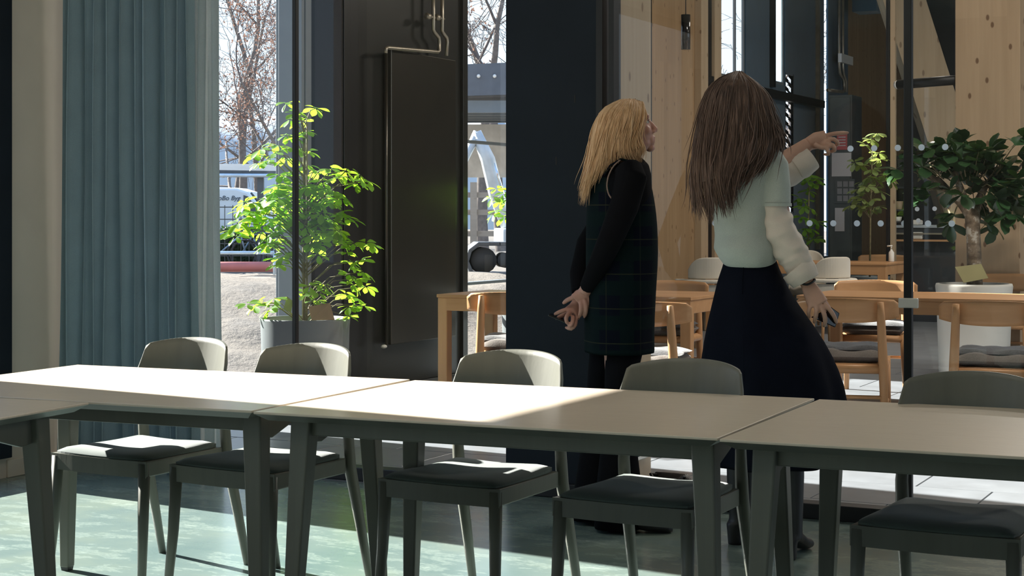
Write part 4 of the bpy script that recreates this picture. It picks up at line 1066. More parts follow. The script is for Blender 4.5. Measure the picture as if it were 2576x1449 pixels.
# black tube, its highlight modelled as a white end piece
p, q = at(2260, 213, 14.0), at(2406, 201, 13.6)
tb = thing('hanging_rail_tube', 'black horizontal tube with a white end piece for its highlight beside the right timber column', 'tube', p)
MB().tube([(p * .8 + q * .2), Vector(((p * .8 + q * .2).x, (p * .8 + q * .2).y, 4.99))], 0.006, 6).build('hanger', M['black'], tb, p)
MB().tube([p, q], 0.040, 14).build('tube', M['black'], tb, p)
MB().tube([p - (q - p).normalized() * 0.03, p], [0.030, 0.040], 14).build('end_highlight', M['plug'], tb, p)
# dark kitchen counter, shelf cups, far boxes
YK = 19.8
a, b = onY(2246, 570, YK), onY(2460, 570, YK)
kc = thing('kitchen_counter', 'dark kitchen counter far behind, left of the right timber column', 'counter', (a.x, YK, 0)); ko = (a.x, YK, 0)
M['kdark'] = plain('dark_cabinet', (0.035, 0.04, 0.048), 0.45)
M['ktop'] = plain('pale_worktop', (0.40, 0.44, 0.48), 0.35)
zc = onY(2350, 567, YK).z
MB().box((a.x, YK + 0.02, 0), (b.x, YK + 0.7, zc - 0.03)).build('cabinet', M['kdark'], kc, ko)
MB().box((a.x - 0.02, YK, zc - 0.03), (b.x, YK + 0.72, zc)).build('worktop', M['ktop'], kc, ko, bevel=0.004)
for v, t_, mm in ((588, 0.018, M['steelpipe']), (605, 0.022, M['oak'])):
    z = onY(2350, v, YK).z; MB().box((a.x, YK - 0.10, z - t_ / 2), (b.x, YK + 0.02, z + t_ / 2)).build('shelf', mm, kc, ko)
p, q = onY(2294, 606, YK - 0.3), onY(2319, 584, YK - 0.3)
def cushionbox(u0, v0, u1, v1, Y, label):
    a, b = onY(u0, v1, Y), onY(u1, v0, Y)
    return tag(MB().box((a.x, Y, a.z), (b.x, Y + 0.16, b.z)).build('white_box', M['plug'], bevel=0.03, seg=4), label, 'box', 'white boxes on the far counter shelf')
zsh = onY(2350, 605, YK).z
a, b = onY(2292, 605, YK - 0.08), onY(2320, 584, YK - 0.08)
tag(MB().box((a.x, YK - 0.085, zsh + 0.012), (b.x, YK + 0.0, b.z)).build('white_box', M['plug'], bevel=0.02, seg=4), 'wide white box on the far counter shelf right of the black mullion', 'box', 'white boxes by the far counter')
a, b = onY(2290, 582, YK + .2), onY(2313, 566, YK + .2)
tag(MB().box((a.x, YK + 0.15, zc), (b.x, YK + 0.40, b.z + 0.06)).build('white_box', M['plug'], bevel=0.02, seg=4), 'smaller white box on the far counter\'s worktop', 'box', 'white boxes by the far counter')
for u, v0, v1, mm, nm, lab in ((2262, 505, 526, 'leafpale', 'flower_pot', 'small pale pot standing on the dark shelf cabinet left of the mullion'), (2258, 545, 556, 'plug', 'cup', 'white cup on the shelf cabinet left of the mullion'), (2243, 572, 583, 'gutter', 'cup', 'small blue cup on the shelf cabinet left of the mullion')):
    pass
YC = 20.6
a, b = onY(2243, 480, YC), onY(2285, 480, YC)
sc_ = thing('shelf_cabinet', 'dark open shelf cabinet far behind the black mullion', 'cabinet', (a.x, YC, 0)); so = (a.x, YC, 0)
MB().box((a.x, YC + 0.25, 0), (b.x, YC + 0.3, 2.0)).build('back', M['kdark'], sc_, so)
shz = []
for v in (470, 526.5, 556.5, 583.5, 640):
    z = onY(2262, v, YC).z; shz.append(z); MB().box((a.x, YC, z - 0.02), (b.x, YC + 0.25, z)).build('shelf', M['kdark'], sc_, so)
for x in (a.x, b.x): MB().box((x - 0.012, YC, 0), (x + 0.012, YC + 0.25, 2.0)).build('side', M['kdark'], sc_, so)
def cup(u, zi, h, r, mat, label, name='cup'):
    p = onY(u, 500, YC + 0.08); tag(MB().lathe([(r * .75, 0), (r, h), (r * .88, h), (r * .65, 0.01), (0.001, 0.01)], 16, (p.x, YC + 0.08, zi)).build(name, mat), label, 'cup')
cup(2262, shz[1], 0.10, 0.05, M['cltpale'], 'small wooden cup on the upper shelf left of the black mullion')
cup(2259, shz[2], 0.055, 0.05, M['plug'], 'white cup on the middle shelf left of the black mullion')
cup(2250, shz[3], 0.06, 0.035, M['gutter'], 'small blue cup on the lower shelf left of the black mullion')
# pendant lamp in front of the far timber wall
PL = 13.0
p = at(1725, 37, PL); q = at(1725, 125, PL)
pl = thing('pendant_lamp', 'slim black cylindrical pendant lamp hanging before the timber wall', 'lamp', p)
MB().lathe([(0.001, q.z), (0.030, q.z), (0.036, q.z + 0.002), (0.036, p.z), (0.001, p.z)], 24, (p.x, p.y, 0)).build('shade', plain('gloss_black', (0.015, 0.015, 0.015), 0.12), pl, p)
MB().tube([p, (p.x, p.y, 4.99)], 0.004, 6).build('cord', M['black'], pl, p)
# pale armchairs
M['cream'] = fabric('cream_upholstery', (0.62, 0.56, 0.47), 200, 0.06, 0.1)
def armchair():
    t = thing('armchair', '', 'armchair', (0, 0, 0), 0, 'cream armchairs at the rear table')
    def arc(r0, r1, z0, z1, a0, a1, n=22, drop=0.0):
        mb = MB(); rs = []
        for i in range(n + 1):
            an = a0 + (a1 - a0) * i / n; c, s = math.cos(an), math.sin(an); q = abs(2 * i / n - 1); z1q = z1 - drop * q ** 4
            rs.append([Vector((r0 * c, r0 * s, z0)), Vector((r1 * c, r1 * s, z0)), Vector((r1 * c, r1 * s, z1q)), Vector((r0 * c, r0 * s, z1q))])
        return mb.rings(rs, True, False)
    arc(0.205, 0.232, 0.655, 0.86, -PI + 0.35, -0.35, 22, 0.12).build('backrest', M['cream'], t, bevel=0.012, seg=3)
    arc(0.20, 0.30, 0.615, 0.650, -PI - 0.35, 0.35).build('arm_ring', M['cream'], t, bevel=0.016, seg=3)
    arc(0.205, 0.235, 0.36, 0.60, -PI + 0.3, -0.3).build('lower_back', M['cream'], t, bevel=0.008)
    MB().lathe([(0.001, 0.36), (0.20, 0.36), (0.225, 0.40), (0.21, 0.455), (0.001, 0.465)], 28).build('seat', M['cream'], t)
    for s in (-1, 1):
        for y in (-0.15, 0.15): MB().tube([(s * 0.17, y * 1.15, 0), (s * 0.14, y, 0.37)], [0.014, 0.018], 8).build('leg', M['oakv'], t)
    return t
ac0 = armchair(); act = tree_of(ac0)
for i, (u, d, rz, sc, lab) in enumerate(((1776, 16.0, 0.25, 0.98, 'cream armchair between the two women, in front of the rear table'), (2078, 16.2, 0.45, 1.0, 'cream armchair beside the auburn woman\'s raised cuff'), (2036, 18.9, 3.3, 1.02, 'cream armchair on the far side of the rear table'))):
    p = at(u, 540, d); loc = (p.x, p.y, 0)
    if i == 0: ac0.location = loc; ac0.rotation_euler = (0, 0, YAW + rz); ac0['label'] = lab
    else: dup(ac0, act, lab, loc, YAW + rz)
# pump bottle on the rear table
p = onz(2311, 650, 0.76)
pb = thing('pump_bottle', 'white pump bottle at the right end of the rear oak table', 'bottle', (d1_.x - 0.12 if p.x > d1_.x else p.x, p.y, 0.76))
pb.location = (d1_.x - 0.10, d1_.y + 0.62, 0.76)
MB().lathe([(0.001, 0), (0.028, 0), (0.030, 0.01), (0.030, 0.10), (0.012, 0.125), (0.010, 0.135), (0.001, 0.135)], 18).build('body', M['plug'], pb)
MB().tube([(0, 0, 0.135), (0, 0, 0.17)], 0.006, 8).tube([(0.01, 0, 0.172), (-0.045, 0, 0.168)], 0.009, 8).build('pump', M['plug'], pb)
# dark bag on the floor behind the chairs
p = onz(1690, 1312); 
bg_ = thing('handbag', 'black slouchy handbag standing on the floor between the two women', 'bag', p)
M['bag'] = plain('black_leather', (0.018, 0.015, 0.015), 0.3, 0, 0.2, 20, 0.2)
mb = MB(); rs = []
for j, (z, a, b) in enumerate(((0.0, 0.07, 0.05), (0.01, 0.105, 0.075), (0.06, 0.125, 0.085), (0.12, 0.115, 0.07), (0.17, 0.09, 0.04), (0.20, 0.07, 0.015))):
    rs.append([Vector((a * math.cos(2 * PI * k / 20), b * math.sin(2 * PI * k / 20) + 0.006 * math.sin(3 * k), z)) for k in range(20)])
mb.rings(rs).build('bag_body', M['bag'], bg_)
MB().tube([(-0.06, -0.01, 0.19), (-0.07, -0.06, 0.20), (0, -0.10, 0.13), (0.07, -0.06, 0.20), (0.06, -0.01, 0.19)], 0.006, 8).build('handle', M['bag'], bg_)
# ================================================================ THE TWO WOMEN
M['skin'] = plain('skin', (0.50, 0.29, 0.21), 0.5, 0, 0.08, 20)
M['skinred'] = plain('skin_shade_reddened', (0.46, 0.235, 0.18), 0.5, 0, 0.10, 20)  # reddish tone of the shade put into the skin colour
M['eyewhite'] = plain('eye', (0.55, 0.52, 0.48), 0.2, 0, 0.02)
M['iris'] = plain('iris', (0.03, 0.03, 0.03), 0.15)
def hairmat(name, a, b, c):
    k = N(name); v = k.co((1, 1, 0.10)); n1 = k.noise(v, 60, 4, 0.6); n2 = k.noise(k.co((1, 1, .3)), 9, 2)
    col = k.ramp(k.math('ADD', k.math('MULTIPLY', n1, 0.6), k.math('MULTIPLY', n2, 0.4)), [(0.30, a), (0.5, b), (0.70, c)])
    return k.done(k.bsdf(col, 0.55, 0, None, 0.35))
M['blond'] = hairmat('blond_hair', (0.42, 0.25, 0.125), (0.60, 0.385, 0.215), (0.78, 0.56, 0.37))
M['auburn'] = hairmat('auburn_brown_hair', (0.040, 0.024, 0.018), (0.098, 0.060, 0.045), (0.20, 0.125, 0.092))
M['knitgreen'] = fabric('pale_green_knit', (0.40, 0.435, 0.395), 240, 0.10, 0.35, 0.95)
M['shirt'] = fabric('cream_shirt_cotton', (0.68, 0.60, 0.52), 260, 0.05, 0.05, 0.8, trans=0.12)
M['denim'] = fabric('dark_denim', (0.0048, 0.006, 0.0115), 300, 0.3, 0.15, 0.95, sheen=0.0, spec=0.06)
M['stitch'] = plain('tan_stitching', (0.10, 0.075, 0.05), 0.8)
M['blackcloth'] = fabric('black_jersey', (0.0055, 0.0055, 0.007), 250, 0.2, 0.1, 0.95, sheen=0.0, spec=0.06)
M['boot'] = plain('black_boot_leather', (0.009, 0.009, 0.010), 0.5, 0, 0.2, 20)
M['phone'] = plain('black_phone', (0.012, 0.011, 0.012), 0.15)
M['phonerim'] = plain('pinkish_phone_case', (0.38, 0.24, 0.22), 0.4)
def tartan():
    k = N('dark_tartan'); c = k.co(); sp = k.n('SeparateXYZ', {0: c})
    def band(src, period, ph, lo, hi):
        f = k.math('FRACT', k.math('ADD', k.math('MULTIPLY', src, 1 / period), ph))
        return k.math('MULTIPLY', k.math('GREATER_THAN', f, lo), k.math('LESS_THAN', f, hi))
    along = k.math('ADD', k.math('MULTIPLY', sp.outputs[0], 0.9), k.math('MULTIPLY', sp.outputs[1], 0.45))
    z = sp.outputs[2]
    g = k.math('MAXIMUM', band(z, 0.137, 0.1, 0.0, 0.42), k.math('MULTIPLY', band(along, 0.137, 0.1, 0.0, 0.42), 0.8))
    y = k.math('MAXIMUM', band(z, 0.137, 0.1, 0.60, 0.628), k.math('MULTIPLY', band(along, 0.137, 0.1, 0.60, 0.628), 0.5))
    col = k.mix(g, (0.004, 0.0055, 0.011), (0.0045, 0.0105, 0.0115)); col = k.mix(k.math('MULTIPLY', y, 0.8), col, (0.03, 0.032, 0.02))
    return k.done(k.bsdf(col, 0.9, 0, k.bump(k.noise(c, 260, 2), 0.2, 0.003), 0.05))
M['tartan'] = tartan()
M['piping'] = plain('beige_piping', (0.22, 0.15, 0.12), 0.7)
def voxel(mb, name, mat, parent, off, size=0.006, smooth=6, sub=None):
    o = mb.build(name + '_tmp', None)
    r = o.modifiers.new('r', 'REMESH'); r.mode = 'VOXEL'; r.voxel_size = size; r.use_smooth_shade = True
    s = o.modifiers.new('s', 'SMOOTH'); s.factor = 0.5; s.iterations = smooth
    bpy.context.view_layer.update(); dg = bpy.context.evaluated_depsgraph_get()
    me = bpy.data.meshes.new_from_object(o.evaluated_get(dg)); bpy.data.objects.remove(o)
    off = Vector(off)
    me.transform(Matrix.Translation(-off)); me.name = name
    me.polygons.foreach_set('use_smooth', [True] * len(me.polygons))
    me.materials.clear()
    for m in (mat if isinstance(mat, list) else [mat]): me.materials.append(m)
    p = bpy.data.objects.new(name, me); COL.objects.link(p); p.parent = parent
    return p
class Px:      # measured picture places of one figure standing at depth d
    def __init__(s, d): s.d = d; s.k = FPX / d
    def __call__(s, u, v, dd=0.0): return at(u, v, s.d + dd)
    def m(s, px): return px / s.k
def vloft(P, rows, n=36, fold=None, dd=0.0, power=2.0):
    rs = []
    for r_ in rows:
        v, uc, rx, ry = r_[:4]; od = r_[4] if len(r_) > 4 else 0.0
        c = P(uc, v, dd + od); a = P.m(rx); ring = []
        for k in range(n):
            t = 2 * PI * k / n; f = 1.0 if fold is None else fold(t, v)
            ring.append(c + RX * (a * f * math.cos(t)) + FW * (ry * f * math.sin(t)))
        rs.append(ring)
    return rs
def resample(pts, n):
    pts = [Vector(p) for p in pts]; L = [0]
    for a, b in zip(pts, pts[1:]): L.append(L[-1] + (b - a).length)
    out = []
    for i in range(n):
        s = L[-1] * i / (n - 1); j = 0
        while j < len(L) - 2 and L[j + 1] < s: j += 1
        t = (s - L[j]) / max(1e-9, L[j + 1] - L[j])
        p0, p1, p2, p3 = pts[max(0, j - 1)], pts[j], pts[j + 1], pts[min(len(pts) - 1, j + 2)]
        out.append(0.5 * ((2 * p1) + (p2 - p0) * t + (2 * p0 - 5 * p1 + 4 * p2 - p3) * t * t + (3 * p1 - p0 - 3 * p2 + p3) * t ** 3))
    return out
def head(mb, c, fw, up, sc=1.0, crown=1.0):
    fw = fw.normalized(); rt = fw.cross(up).normalized(); up = rt.cross(fw).normalized()
    R3 = Matrix((rt, fw, up)).transposed()
    q = lambda x, y, z: c + R3 @ Vector((x * sc, y * sc, z * sc))
    e = lambda p, r, tilt=0: mb.ell(q(*p), tuple(x * sc for x in r), R3, 20, 14)
    e((0, -0.012, 0.030 * crown), (0.076, 0.097 * crown, 0.086 * crown)); e((0, 0.022, -0.020), (0.066, 0.074, 0.088)); e((0, 0.034, -0.072), (0.050, 0.050, 0.036))
    e((0, 0.074, -0.100), (0.021, 0.019, 0.016)); e((0, 0.084, 0.028), (0.046, 0.012, 0.016)); e((0.034, 0.066, -0.028), (0.024, 0.022, 0.022)); e((-0.034, 0.066, -0.028), (0.024, 0.022, 0.022))
    mb.tube([q(0, 0.086, 0.018), q(0, 0.101, -0.008), q(0, 0.112, -0.030), q(0, 0.105, -0.039)], [0.007 * sc, 0.009 * sc, 0.0112 * sc, 0.0095 * sc], 10)
    e((0.009, 0.100, -0.038), (0.008, 0.010, 0.007)); e((-0.009, 0.100, -0.038), (0.008, 0.010, 0.007))
    e((0, 0.078, -0.066), (0.030, 0.022, 0.030)); e((0, 0.093, -0.060), (0.021, 0.011, 0.0065)); e((0, 0.090, -0.073), (0.019, 0.011, 0.0075))
    for s in (-1, 1): e((s * 0.076, -0.005, -0.012), (0.010, 0.020, 0.031))
    return q, R3
def eyes(q, R3, sc, parent, off):
    for s in (-1, 1):
        MB().ell(q(s * 0.031, 0.0735, 0.004), (0.0120 * sc, 0.0125 * sc, 0.0095 * sc), R3, 14, 10).build('eye', M['eyewhite'], parent, off)
        MB().ell(q(s * 0.032, 0.0842, 0.004), (0.0055 * sc, 0.003 * sc, 0.0055 * sc), R3, 10, 8).build('iris', M['iris'], parent, off)
        MB().tube([q(s * 0.044, 0.080, 0.008), q(s * 0.032, 0.0885, 0.0125), q(s * 0.020, 0.085, 0.009)], [0.001, 0.0019, 0.001], 6).build('eyelash', M['iris'], parent, off)
        MB().tube([q(s * 0.046, 0.083, 0.026), q(s * 0.032, 0.0905, 0.031), q(s * 0.016, 0.0945, 0.028)], [0.001, 0.0024, 0.002], 6).build('eyebrow', M['auburn'], parent, off)
def hair(guides, P, parent, off, mat, n_strand, seed, npt=14, rad=0.0042, inset=0.012, spread=0.008, center=None, wave=0.010, lens=(0.72, 1.08)):
    rnd = random.Random(seed)
    guides = [[(g[0][0], g[0][1] - 3, 0.004)] + g[1:] for g in guides]
    G = [resample([P(*g) for g in gd], npt) for gd in guides]
    cen = center
    # underlying volume
    sh = MB(); inner = []
    for g in G:
        inner.append([p + (cen - p).normalized() * inset if i < npt * 0.6 else p for i, p in enumerate(g)])
    rows = []
    sub = 4
    def gi(GG, s):
        j = min(int(s), len(GG) - 2); f = s - j
        p0, p1, p2, p3 = GG[max(0, j - 1)], GG[j], GG[j + 1], GG[min(len(GG) - 1, j + 2)]
        return [0.5 * ((2 * b) + (c - a) * f + (2 * a - 5 * b + 4 * c - d) * f * f + (3 * b - a - 3 * c + d) * f ** 3) for a, b, c, d in zip(p0, p1, p2, p3)]
    m = (len(G) - 1) * sub
    for i in range(m + 1): rows.append(gi(inner, i / sub))
    vs = [p for r in rows for p in r]; fs = []
    for i in range(m):
        for k in range(int(npt * 0.80)): fs.append((i * npt + k, i * npt + k + 1, (i + 1) * npt + k + 1, (i + 1) * npt + k))
    sh.add(vs, fs, True)
    o = sh.build('hair_mass', mat, parent, off)
    so = o.modifiers.new('s', 'SOLIDIFY'); so.thickness = 0.016; so.offset = 0
    st = MB()
    for q in range(n_strand):
        s = rnd.uniform(0, len(G) - 1.001); g = gi(G, s); L = rnd.uniform(*lens)
        j = Vector((rnd.gauss(0, 1), rnd.gauss(0, 1), rnd.gauss(0, .6))) * spread * (0.35 if rnd.random() < 0.85 else 1.3); pts = []
        w = rnd.uniform(0, 6.28); fr = rnd.uniform(0.8, 1.8)
        for i in range(npt):
            t = i / (npt - 1); f = min(t * L, 1.0) * (npt - 1); a = min(int(f), npt - 2); p = g[a] + (g[a + 1] - g[a]) * (f - a)
            if t * L > 1: p = p + (g[-1] - g[-2]).normalized() * (t * L - 1) * 0.35
            lk = noise.noise(Vector((s * 2.6 + seed, t * 2.4, 0))) ; l2 = noise.noise(Vector((s * 2.1, t * 3.0, 7 + seed)))
            pts.append(p + (p - cen).normalized() * (0.004 + wave * 0.9 * lk * min(1, 2.5 * t)) + RX * (wave * 1.4 * l2 * t + 0.25 * wave * t * t * math.sin(w + fr * 6 * t)) + j * (0.2 + 1.3 * t * t))
        r = rad * rnd.uniform(0.5, 1.2)
        st.tube(pts, [r * 0.7] + [r] * (npt - 4) + [r * 0.75, r * 0.45, r * 0.12], 4, cap=False)
    x = st.build('hair_strands', mat, parent, off); x['kind'] = 'stuff'
def boot_mb(mb, ankle, top, dirv, heel, L=0.25, r_top=0.056, r_an=0.043, slim=1.0):
    # ankle: point about 0.10 above the ground above the heel
    dirv = Vector((dirv.x, dirv.y, 0)).normalized(); side = dirv.cross(UP)
    z0 = ankle.z - 0.10
    h = Vector((ankle.x, ankle.y, z0))
    mb.tube([top, top * 0.5 + ankle * 0.5 + Vector((0, 0, 0.02)), ankle + Vector((0, 0, 0.02)), ankle - Vector((0, 0, 0.03))], [r_top, (r_top + r_an) / 2 + 0.004, r_an, r_an * 1.02], 14)
    rs = []
    for t, w, zt, zb in ((-0.22, 0.020, 0.075, heel), (-0.15, 0.034, 0.10, heel), (0.05, 0.038, 0.115, heel), (0.25, 0.037, 0.095, heel * 0.75), (0.5, 0.043, 0.066, heel * 0.25), (0.72, 0.045, 0.052, 0.004), (0.9, 0.034, 0.042, 0.0), (0.98, 0.016, 0.032, 0.004)):
        c = h + dirv * (L * t * 0.9); ring = []
        for k in range(16):
            a = 2 * PI * k / 16
            ring.append(c + side * (w * slim * math.cos(a)) + UP * ((zt + zb) / 2 + (zt - zb) / 2 * math.sin(a)))
        rs.append(ring)
    mb.rings(rs)
    if heel > 0.015:
        mb.tube([h + dirv * (-L * 0.10) + UP * (heel + 0.02), h + dirv * (-L * 0.09)], [0.032, 0.027], 12)
# ---------------------------------------------------------------- auburn woman, pointing
P = Px(6.25); dW2 = 6.25
base = P(1925, 540); base.z = 0
w2 = thing('person', 'woman with long auburn hair in pale green knit and long dark denim skirt, pointing right', 'person', base); O2 = base
b = MB()
hc = P(1856, 268, 0.0)
fw2 = (RX * 0.72 + FW * 0.70 + UP * 0.05)
q2, R2 = head(b, hc, fw2, UP, 1.02)
b.tube([P(1858, 330, 0.0), P(1862, 372, 0.0), P(1866, 400, 0.0)], [0.052, 0.052, 0.07], 14)
b.rings(vloft(P, [(372, 1868, 60, .08), (400, 1870, 82, .10), (440, 1869, 86, .115), (500, 1869, 74, .115), (570, 1873, 62, .10), (630, 1880, 50, .082), (690, 1888, 52, .088), (750, 1893, 66, .105), (800, 1895, 80, .12), (850, 1895, 70, .11)]))
# right arm hanging with the phone
sR = P(1940, 400, -0.06); eR = P(1972, 590, -0.06); wR = P(2030, 712, -0.09)
b.tube([sR, P(1950, 500, -.06), eR, P(2003, 655, -0.08), wR], [0.052, 0.045, 0.040, 0.034, 0.026], 14)
# hand: palm then four fingers and thumb
b.tube([wR, P(2044, 738, -0.10), P(2058, 766, -0.105)], [0.026, 0.034, 0.040], 14, flat=0.50, ref=FW)
for (pts, r) in (([(2042, 757, -.105), (2037, 774, -.112), (2034, 788, -.104), (2036, 799, -.090)], 0.0080),
                 ([(2053, 764, -.112), (2054, 784, -.122), (2051, 799, -.115), (2049, 811, -.096)], 0.0090),
                 ([(2064, 768, -.112), (2073, 789, -.122), (2076, 806, -.115), (2073, 820, -.096)], 0.0092),
                 ([(2073, 764, -.108), (2088, 780, -.116), (2099, 797, -.110), (2104, 811, -.095)], 0.0088),
                 ([(2058, 740, -.080), (2076, 762, -.060), (2090, 785, -.052), (2098, 803, -.055)], 0.0100)):
    pp = resample([P(*p) for p in pts], 8); b.tube(pp, [r * 1.08, r * 1.1, r * 1.03, r, r, r * 0.95, r * 0.9, r * 0.72], 10); b.ell(pp[-1], (r * .74,) * 3, None, 8, 6)
# left arm raised, pointing
sL = P(1822, 408, 0.12); eL = P(1918, 448, 0.34); wL = P(2034, 362, 0.36)
b.tube([sL, eL], [0.050, 0.042], 14); b.ell(eL, (0.042,) * 3)
b.tube([eL, P(1975, 405, 0.35), wL], [0.041, 0.040, 0.027], 14)
b.tube([wL, P(2052, 354, .355), P(2078, 350, .35)], [0.027, 0.034, 0.036], 14, flat=0.55, ref=FW)
for (pts, r) in (([(2074, 343, .355), (2095, 337, .355), (2114, 335, .355), (2132, 334, .355)], 0.0090),      # index, straight
                 ([(2077, 350, .345), (2099, 351, .325), (2108, 362, .330), (2097, 369, .345)], 0.0090),
                 ([(2074, 358, .338), (2094, 365, .312), (2100, 378, .318), (2087, 382, .338)], 0.0088),
                 ([(2067, 363, .335), (2081, 376, .305), (2085, 388, .312), (2073, 388, .332)], 0.0078),
                 ([(2050, 362, .330), (2066, 371, .315), (2082, 370, .312), (2096, 364, .318)], 0.0100)):        # thumb
    pp = resample([P(*p) for p in pts], 8); b.tube(pp, [r * 1.08, r * 1.1, r * 1.03, r, r, r * 0.95, r * 0.88, r * 0.68], 10); b.ell(pp[-1], (r * .7,) * 3, None, 8, 6)
# legs
aL = P(1862, 540, 0.17); aL.z = 0.115; aR = P(1990, 540, -0.10); aR.z = 0.115
for hip, kn, an in ((P(1868, 820, .03), P(1870, 1020, .12), aL), (P(1925, 820, -.03), P(1965, 1020, -.06), aR)):
    b.tube([hip, (hip + kn) / 2, kn, (kn + an) / 2 + Vector((0, 0, .04)), an], [0.078, 0.066, 0.050, 0.050, 0.036], 14)
voxel(b, 'body', M['skin'], w2, O2, 0.0035, 3)
eyes(q2, R2, 1.02, w2, O2)
# knitted top with short sleeves
s = MB(); folds = lambda t, v: 1 + 0.018 * math.sin(5 * t + v * 0.06) * min(1, max(0, (v - 470) / 120))
s.rings(vloft(P, [(352, 1864, 46, .062), (362, 1866, 62, .078), (380, 1868, 84, .10), (410, 1869, 94, .125), (450, 1868, 94, .138), (500, 1868, 84, .136), (550, 1870, 76, .128), (590, 1873, 74, .124), (625, 1875, 78, .136), (648, 1880, 72, .130), (664, 1884, 65, .122), (672, 1886, 58, .11)], 48, folds))
s.tube([P(1925, 392, -.05), P(1941, 420, -.065), P(1947, 470, -.07), P(1948, 516, -.07)], [0.058, 0.064, 0.062, 0.061], 18)
s.tube([P(1818, 400, 0.10), P(1850, 425, 0.22), P(1880, 438, .28)], [0.060, 0.062, 0.060], 18)
voxel(s, 'knit_top', M['knitgreen'], w2, O2, 0.006, 5)
hem = MB(); hem.tube([P(1948, 511, -.07), P(1948, 519, -.07)], [0.0635, 0.0635], 24, cap=False).build('sleeve_hem', M['knitgreen'], w2, O2)
# shirt sleeves, crumpled
def sleeve(pts, rad, name, seed, amp=0.006, nseg=34, n=28, flare=None):
    c = resample(pts, nseg); mb = MB(); rr = []
    for i in range(nseg):
        f = i / (nseg - 1) * (len(rad) - 1); j = min(int(f), len(rad) - 2); rr.append(rad[j] + (rad[j + 1] - rad[j]) * (f - j))
    mb.tube(c, rr, n, cap=False, ref=FW)
    for i in range(nseg):
        for k in range(n):
            p = mb.v[i * n + k]; d = (p - c[i]).normalized(); t = 2 * PI * k / n
            w = amp * (0.55 * math.sin(i * (0.9 + 0.25 * math.sin(seed + i * 0.21)) + 2.6 * math.sin(t + seed) + seed) * (0.5 + noise.noise(p * 9 + Vector((0, seed, 0)))) + 1.1 * noise.noise(Vector((p.x * 16, p.y * 16, p.z * 30)) + Vector((seed, 0, 0))) + 0.5 * noise.noise(p * 45))
            mb.v[i * n + k] = p + d * w
    o = mb.build(name, M['shirt'], w2, O2); so = o.modifiers.new('s', 'SOLIDIFY'); so.thickness = 0.002
    su = o.modifiers.new('u', 'SUBSURF'); su.levels = 1; su.render_levels = 1
    return o
sleeve([P(1948, 508, -.07), P(1953, 555, -.07), P(1978, 610, -.075), P(2003, 655, -.08), P(2020, 690, -.09), P(2026, 703, -.09)], [0.052, 0.058, 0.064, 0.062, 0.056, 0.050], 'shirt_sleeve', 1.3, 0.0095)
sleeve([P(2000, 672, -.085), P(2016, 690, -.088), P(2027, 708, -.09)], [0.058, 0.062, 0.052], 'shirt_cuff', 2.1, 0.003, 12)
sleeve([P(1880, 438, .28), P(1916, 456, .335), P(1950, 450, .345), P(1990, 431, .35), P(2026, 407, .35)], [0.052, 0.055, 0.054, 0.052, 0.050], 'shirt_sleeve', 3.4, 0.007)
sleeve([P(2000, 424, .35), P(2026, 408, .35), P(2044, 396, .35)], [0.052, 0.055, 0.047], 'shirt_cuff', 4.4, 0.003, 12)
MB().tube(resample([P(2012, 712, -.115), P(2030, 716, -.125), P(2046, 708, -.115), P(2049, 703, -.09), P(2032, 707, -.065), P(2013, 708, -.08), P(2012, 712, -.115)], 28), 0.0042, 8, cap=False).build('bracelet', M['boot'], w2, O2)
# flared denim skirt
SK = [(652, 1887, 62, .112), (672, 1888, 67, .122), (700, 1889, 79, .138), (740, 1893, 93, .155), (800, 1906, 122, .19), (860, 1919, 149, .22), (930, 1930, 170, .245), (1005, 1937, 184, .262), (1080, 1931, 178, .262), (1165, 1921, 166, .255)]
fold = lambda t, v: 1 + (0.075 * max(0, (v - 720) / 440)) * math.cos(7 * t + 0.6) + 0.02 * max(0, (v - 720) / 440) * math.cos(3 * t)
k = MB(); k.rings(vloft(P, SK, 84, fold, 0.02), cap=False); sk = k.build('skirt', M['denim'], w2, O2)
so = sk.modifiers.new('s', 'SOLIDIFY'); so.thickness = 0.004; su = sk.modifiers.new('u', 'SUBSURF'); su.levels = 1; su.render_levels = 1
def on_skirt(t, v, out=0.002):
    for a, c in zip(SK, SK[1:]):
        if a[0] <= v <= c[0]: break
    f = (v - a[0]) / (c[0] - a[0]); uc, rx, ry = (a[i] + (c[i] - a[i]) * f for i in (1, 2, 3)); g = fold(t, v)
    return P(uc, v, 0.02) + RX * ((P.m(rx) * g + out) * math.cos(t)) + FW * ((ry * g + out) * math.sin(t))
for dv in (0, 5):
    MB().tube([on_skirt(PI + PI * i / 30, 735 + dv + 4 * math.sin(PI * i / 30)) for i in range(31)], 0.0011, 5).build('stitching', M['stitch'], w2, O2)
ts = -PI / 2 - 0.42
MB().tube([on_skirt(ts - 0.0002 * (v - 660), v) for v in range(742, 1165, 12)], 0.002, 5).build('back_seam', M['denim'], w2, O2)
MB().tube([on_skirt(ts, v, 0.004) for v in range(655, 742, 8)], 0.0045, 6, flat=0.5).build('zip_flap', M['denim'], w2, O2)
bb = MB(); boot_mb(bb, Vector((aL.x, aL.y, 0.165)), P(1864, 1085, .14), RX * 0.9 + FW * 0.35, 0.065); bb.v = bb.v
voxel(bb, 'boot', M['boot'], w2, O2, 0.006, 4)
bb = MB(); boot_mb(bb, Vector((aR.x, aR.y, 0.10)), P(1984, 1085, -.08), RX * 0.42 + FW * 0.9, 0.055)
voxel(bb, 'boot', M['boot'], w2, O2, 0.006, 4)
for o in [x for x in bpy.data.objects if x.parent is w2 and x.name.startswith('boot')][:1]: o.location.z -= 0.065
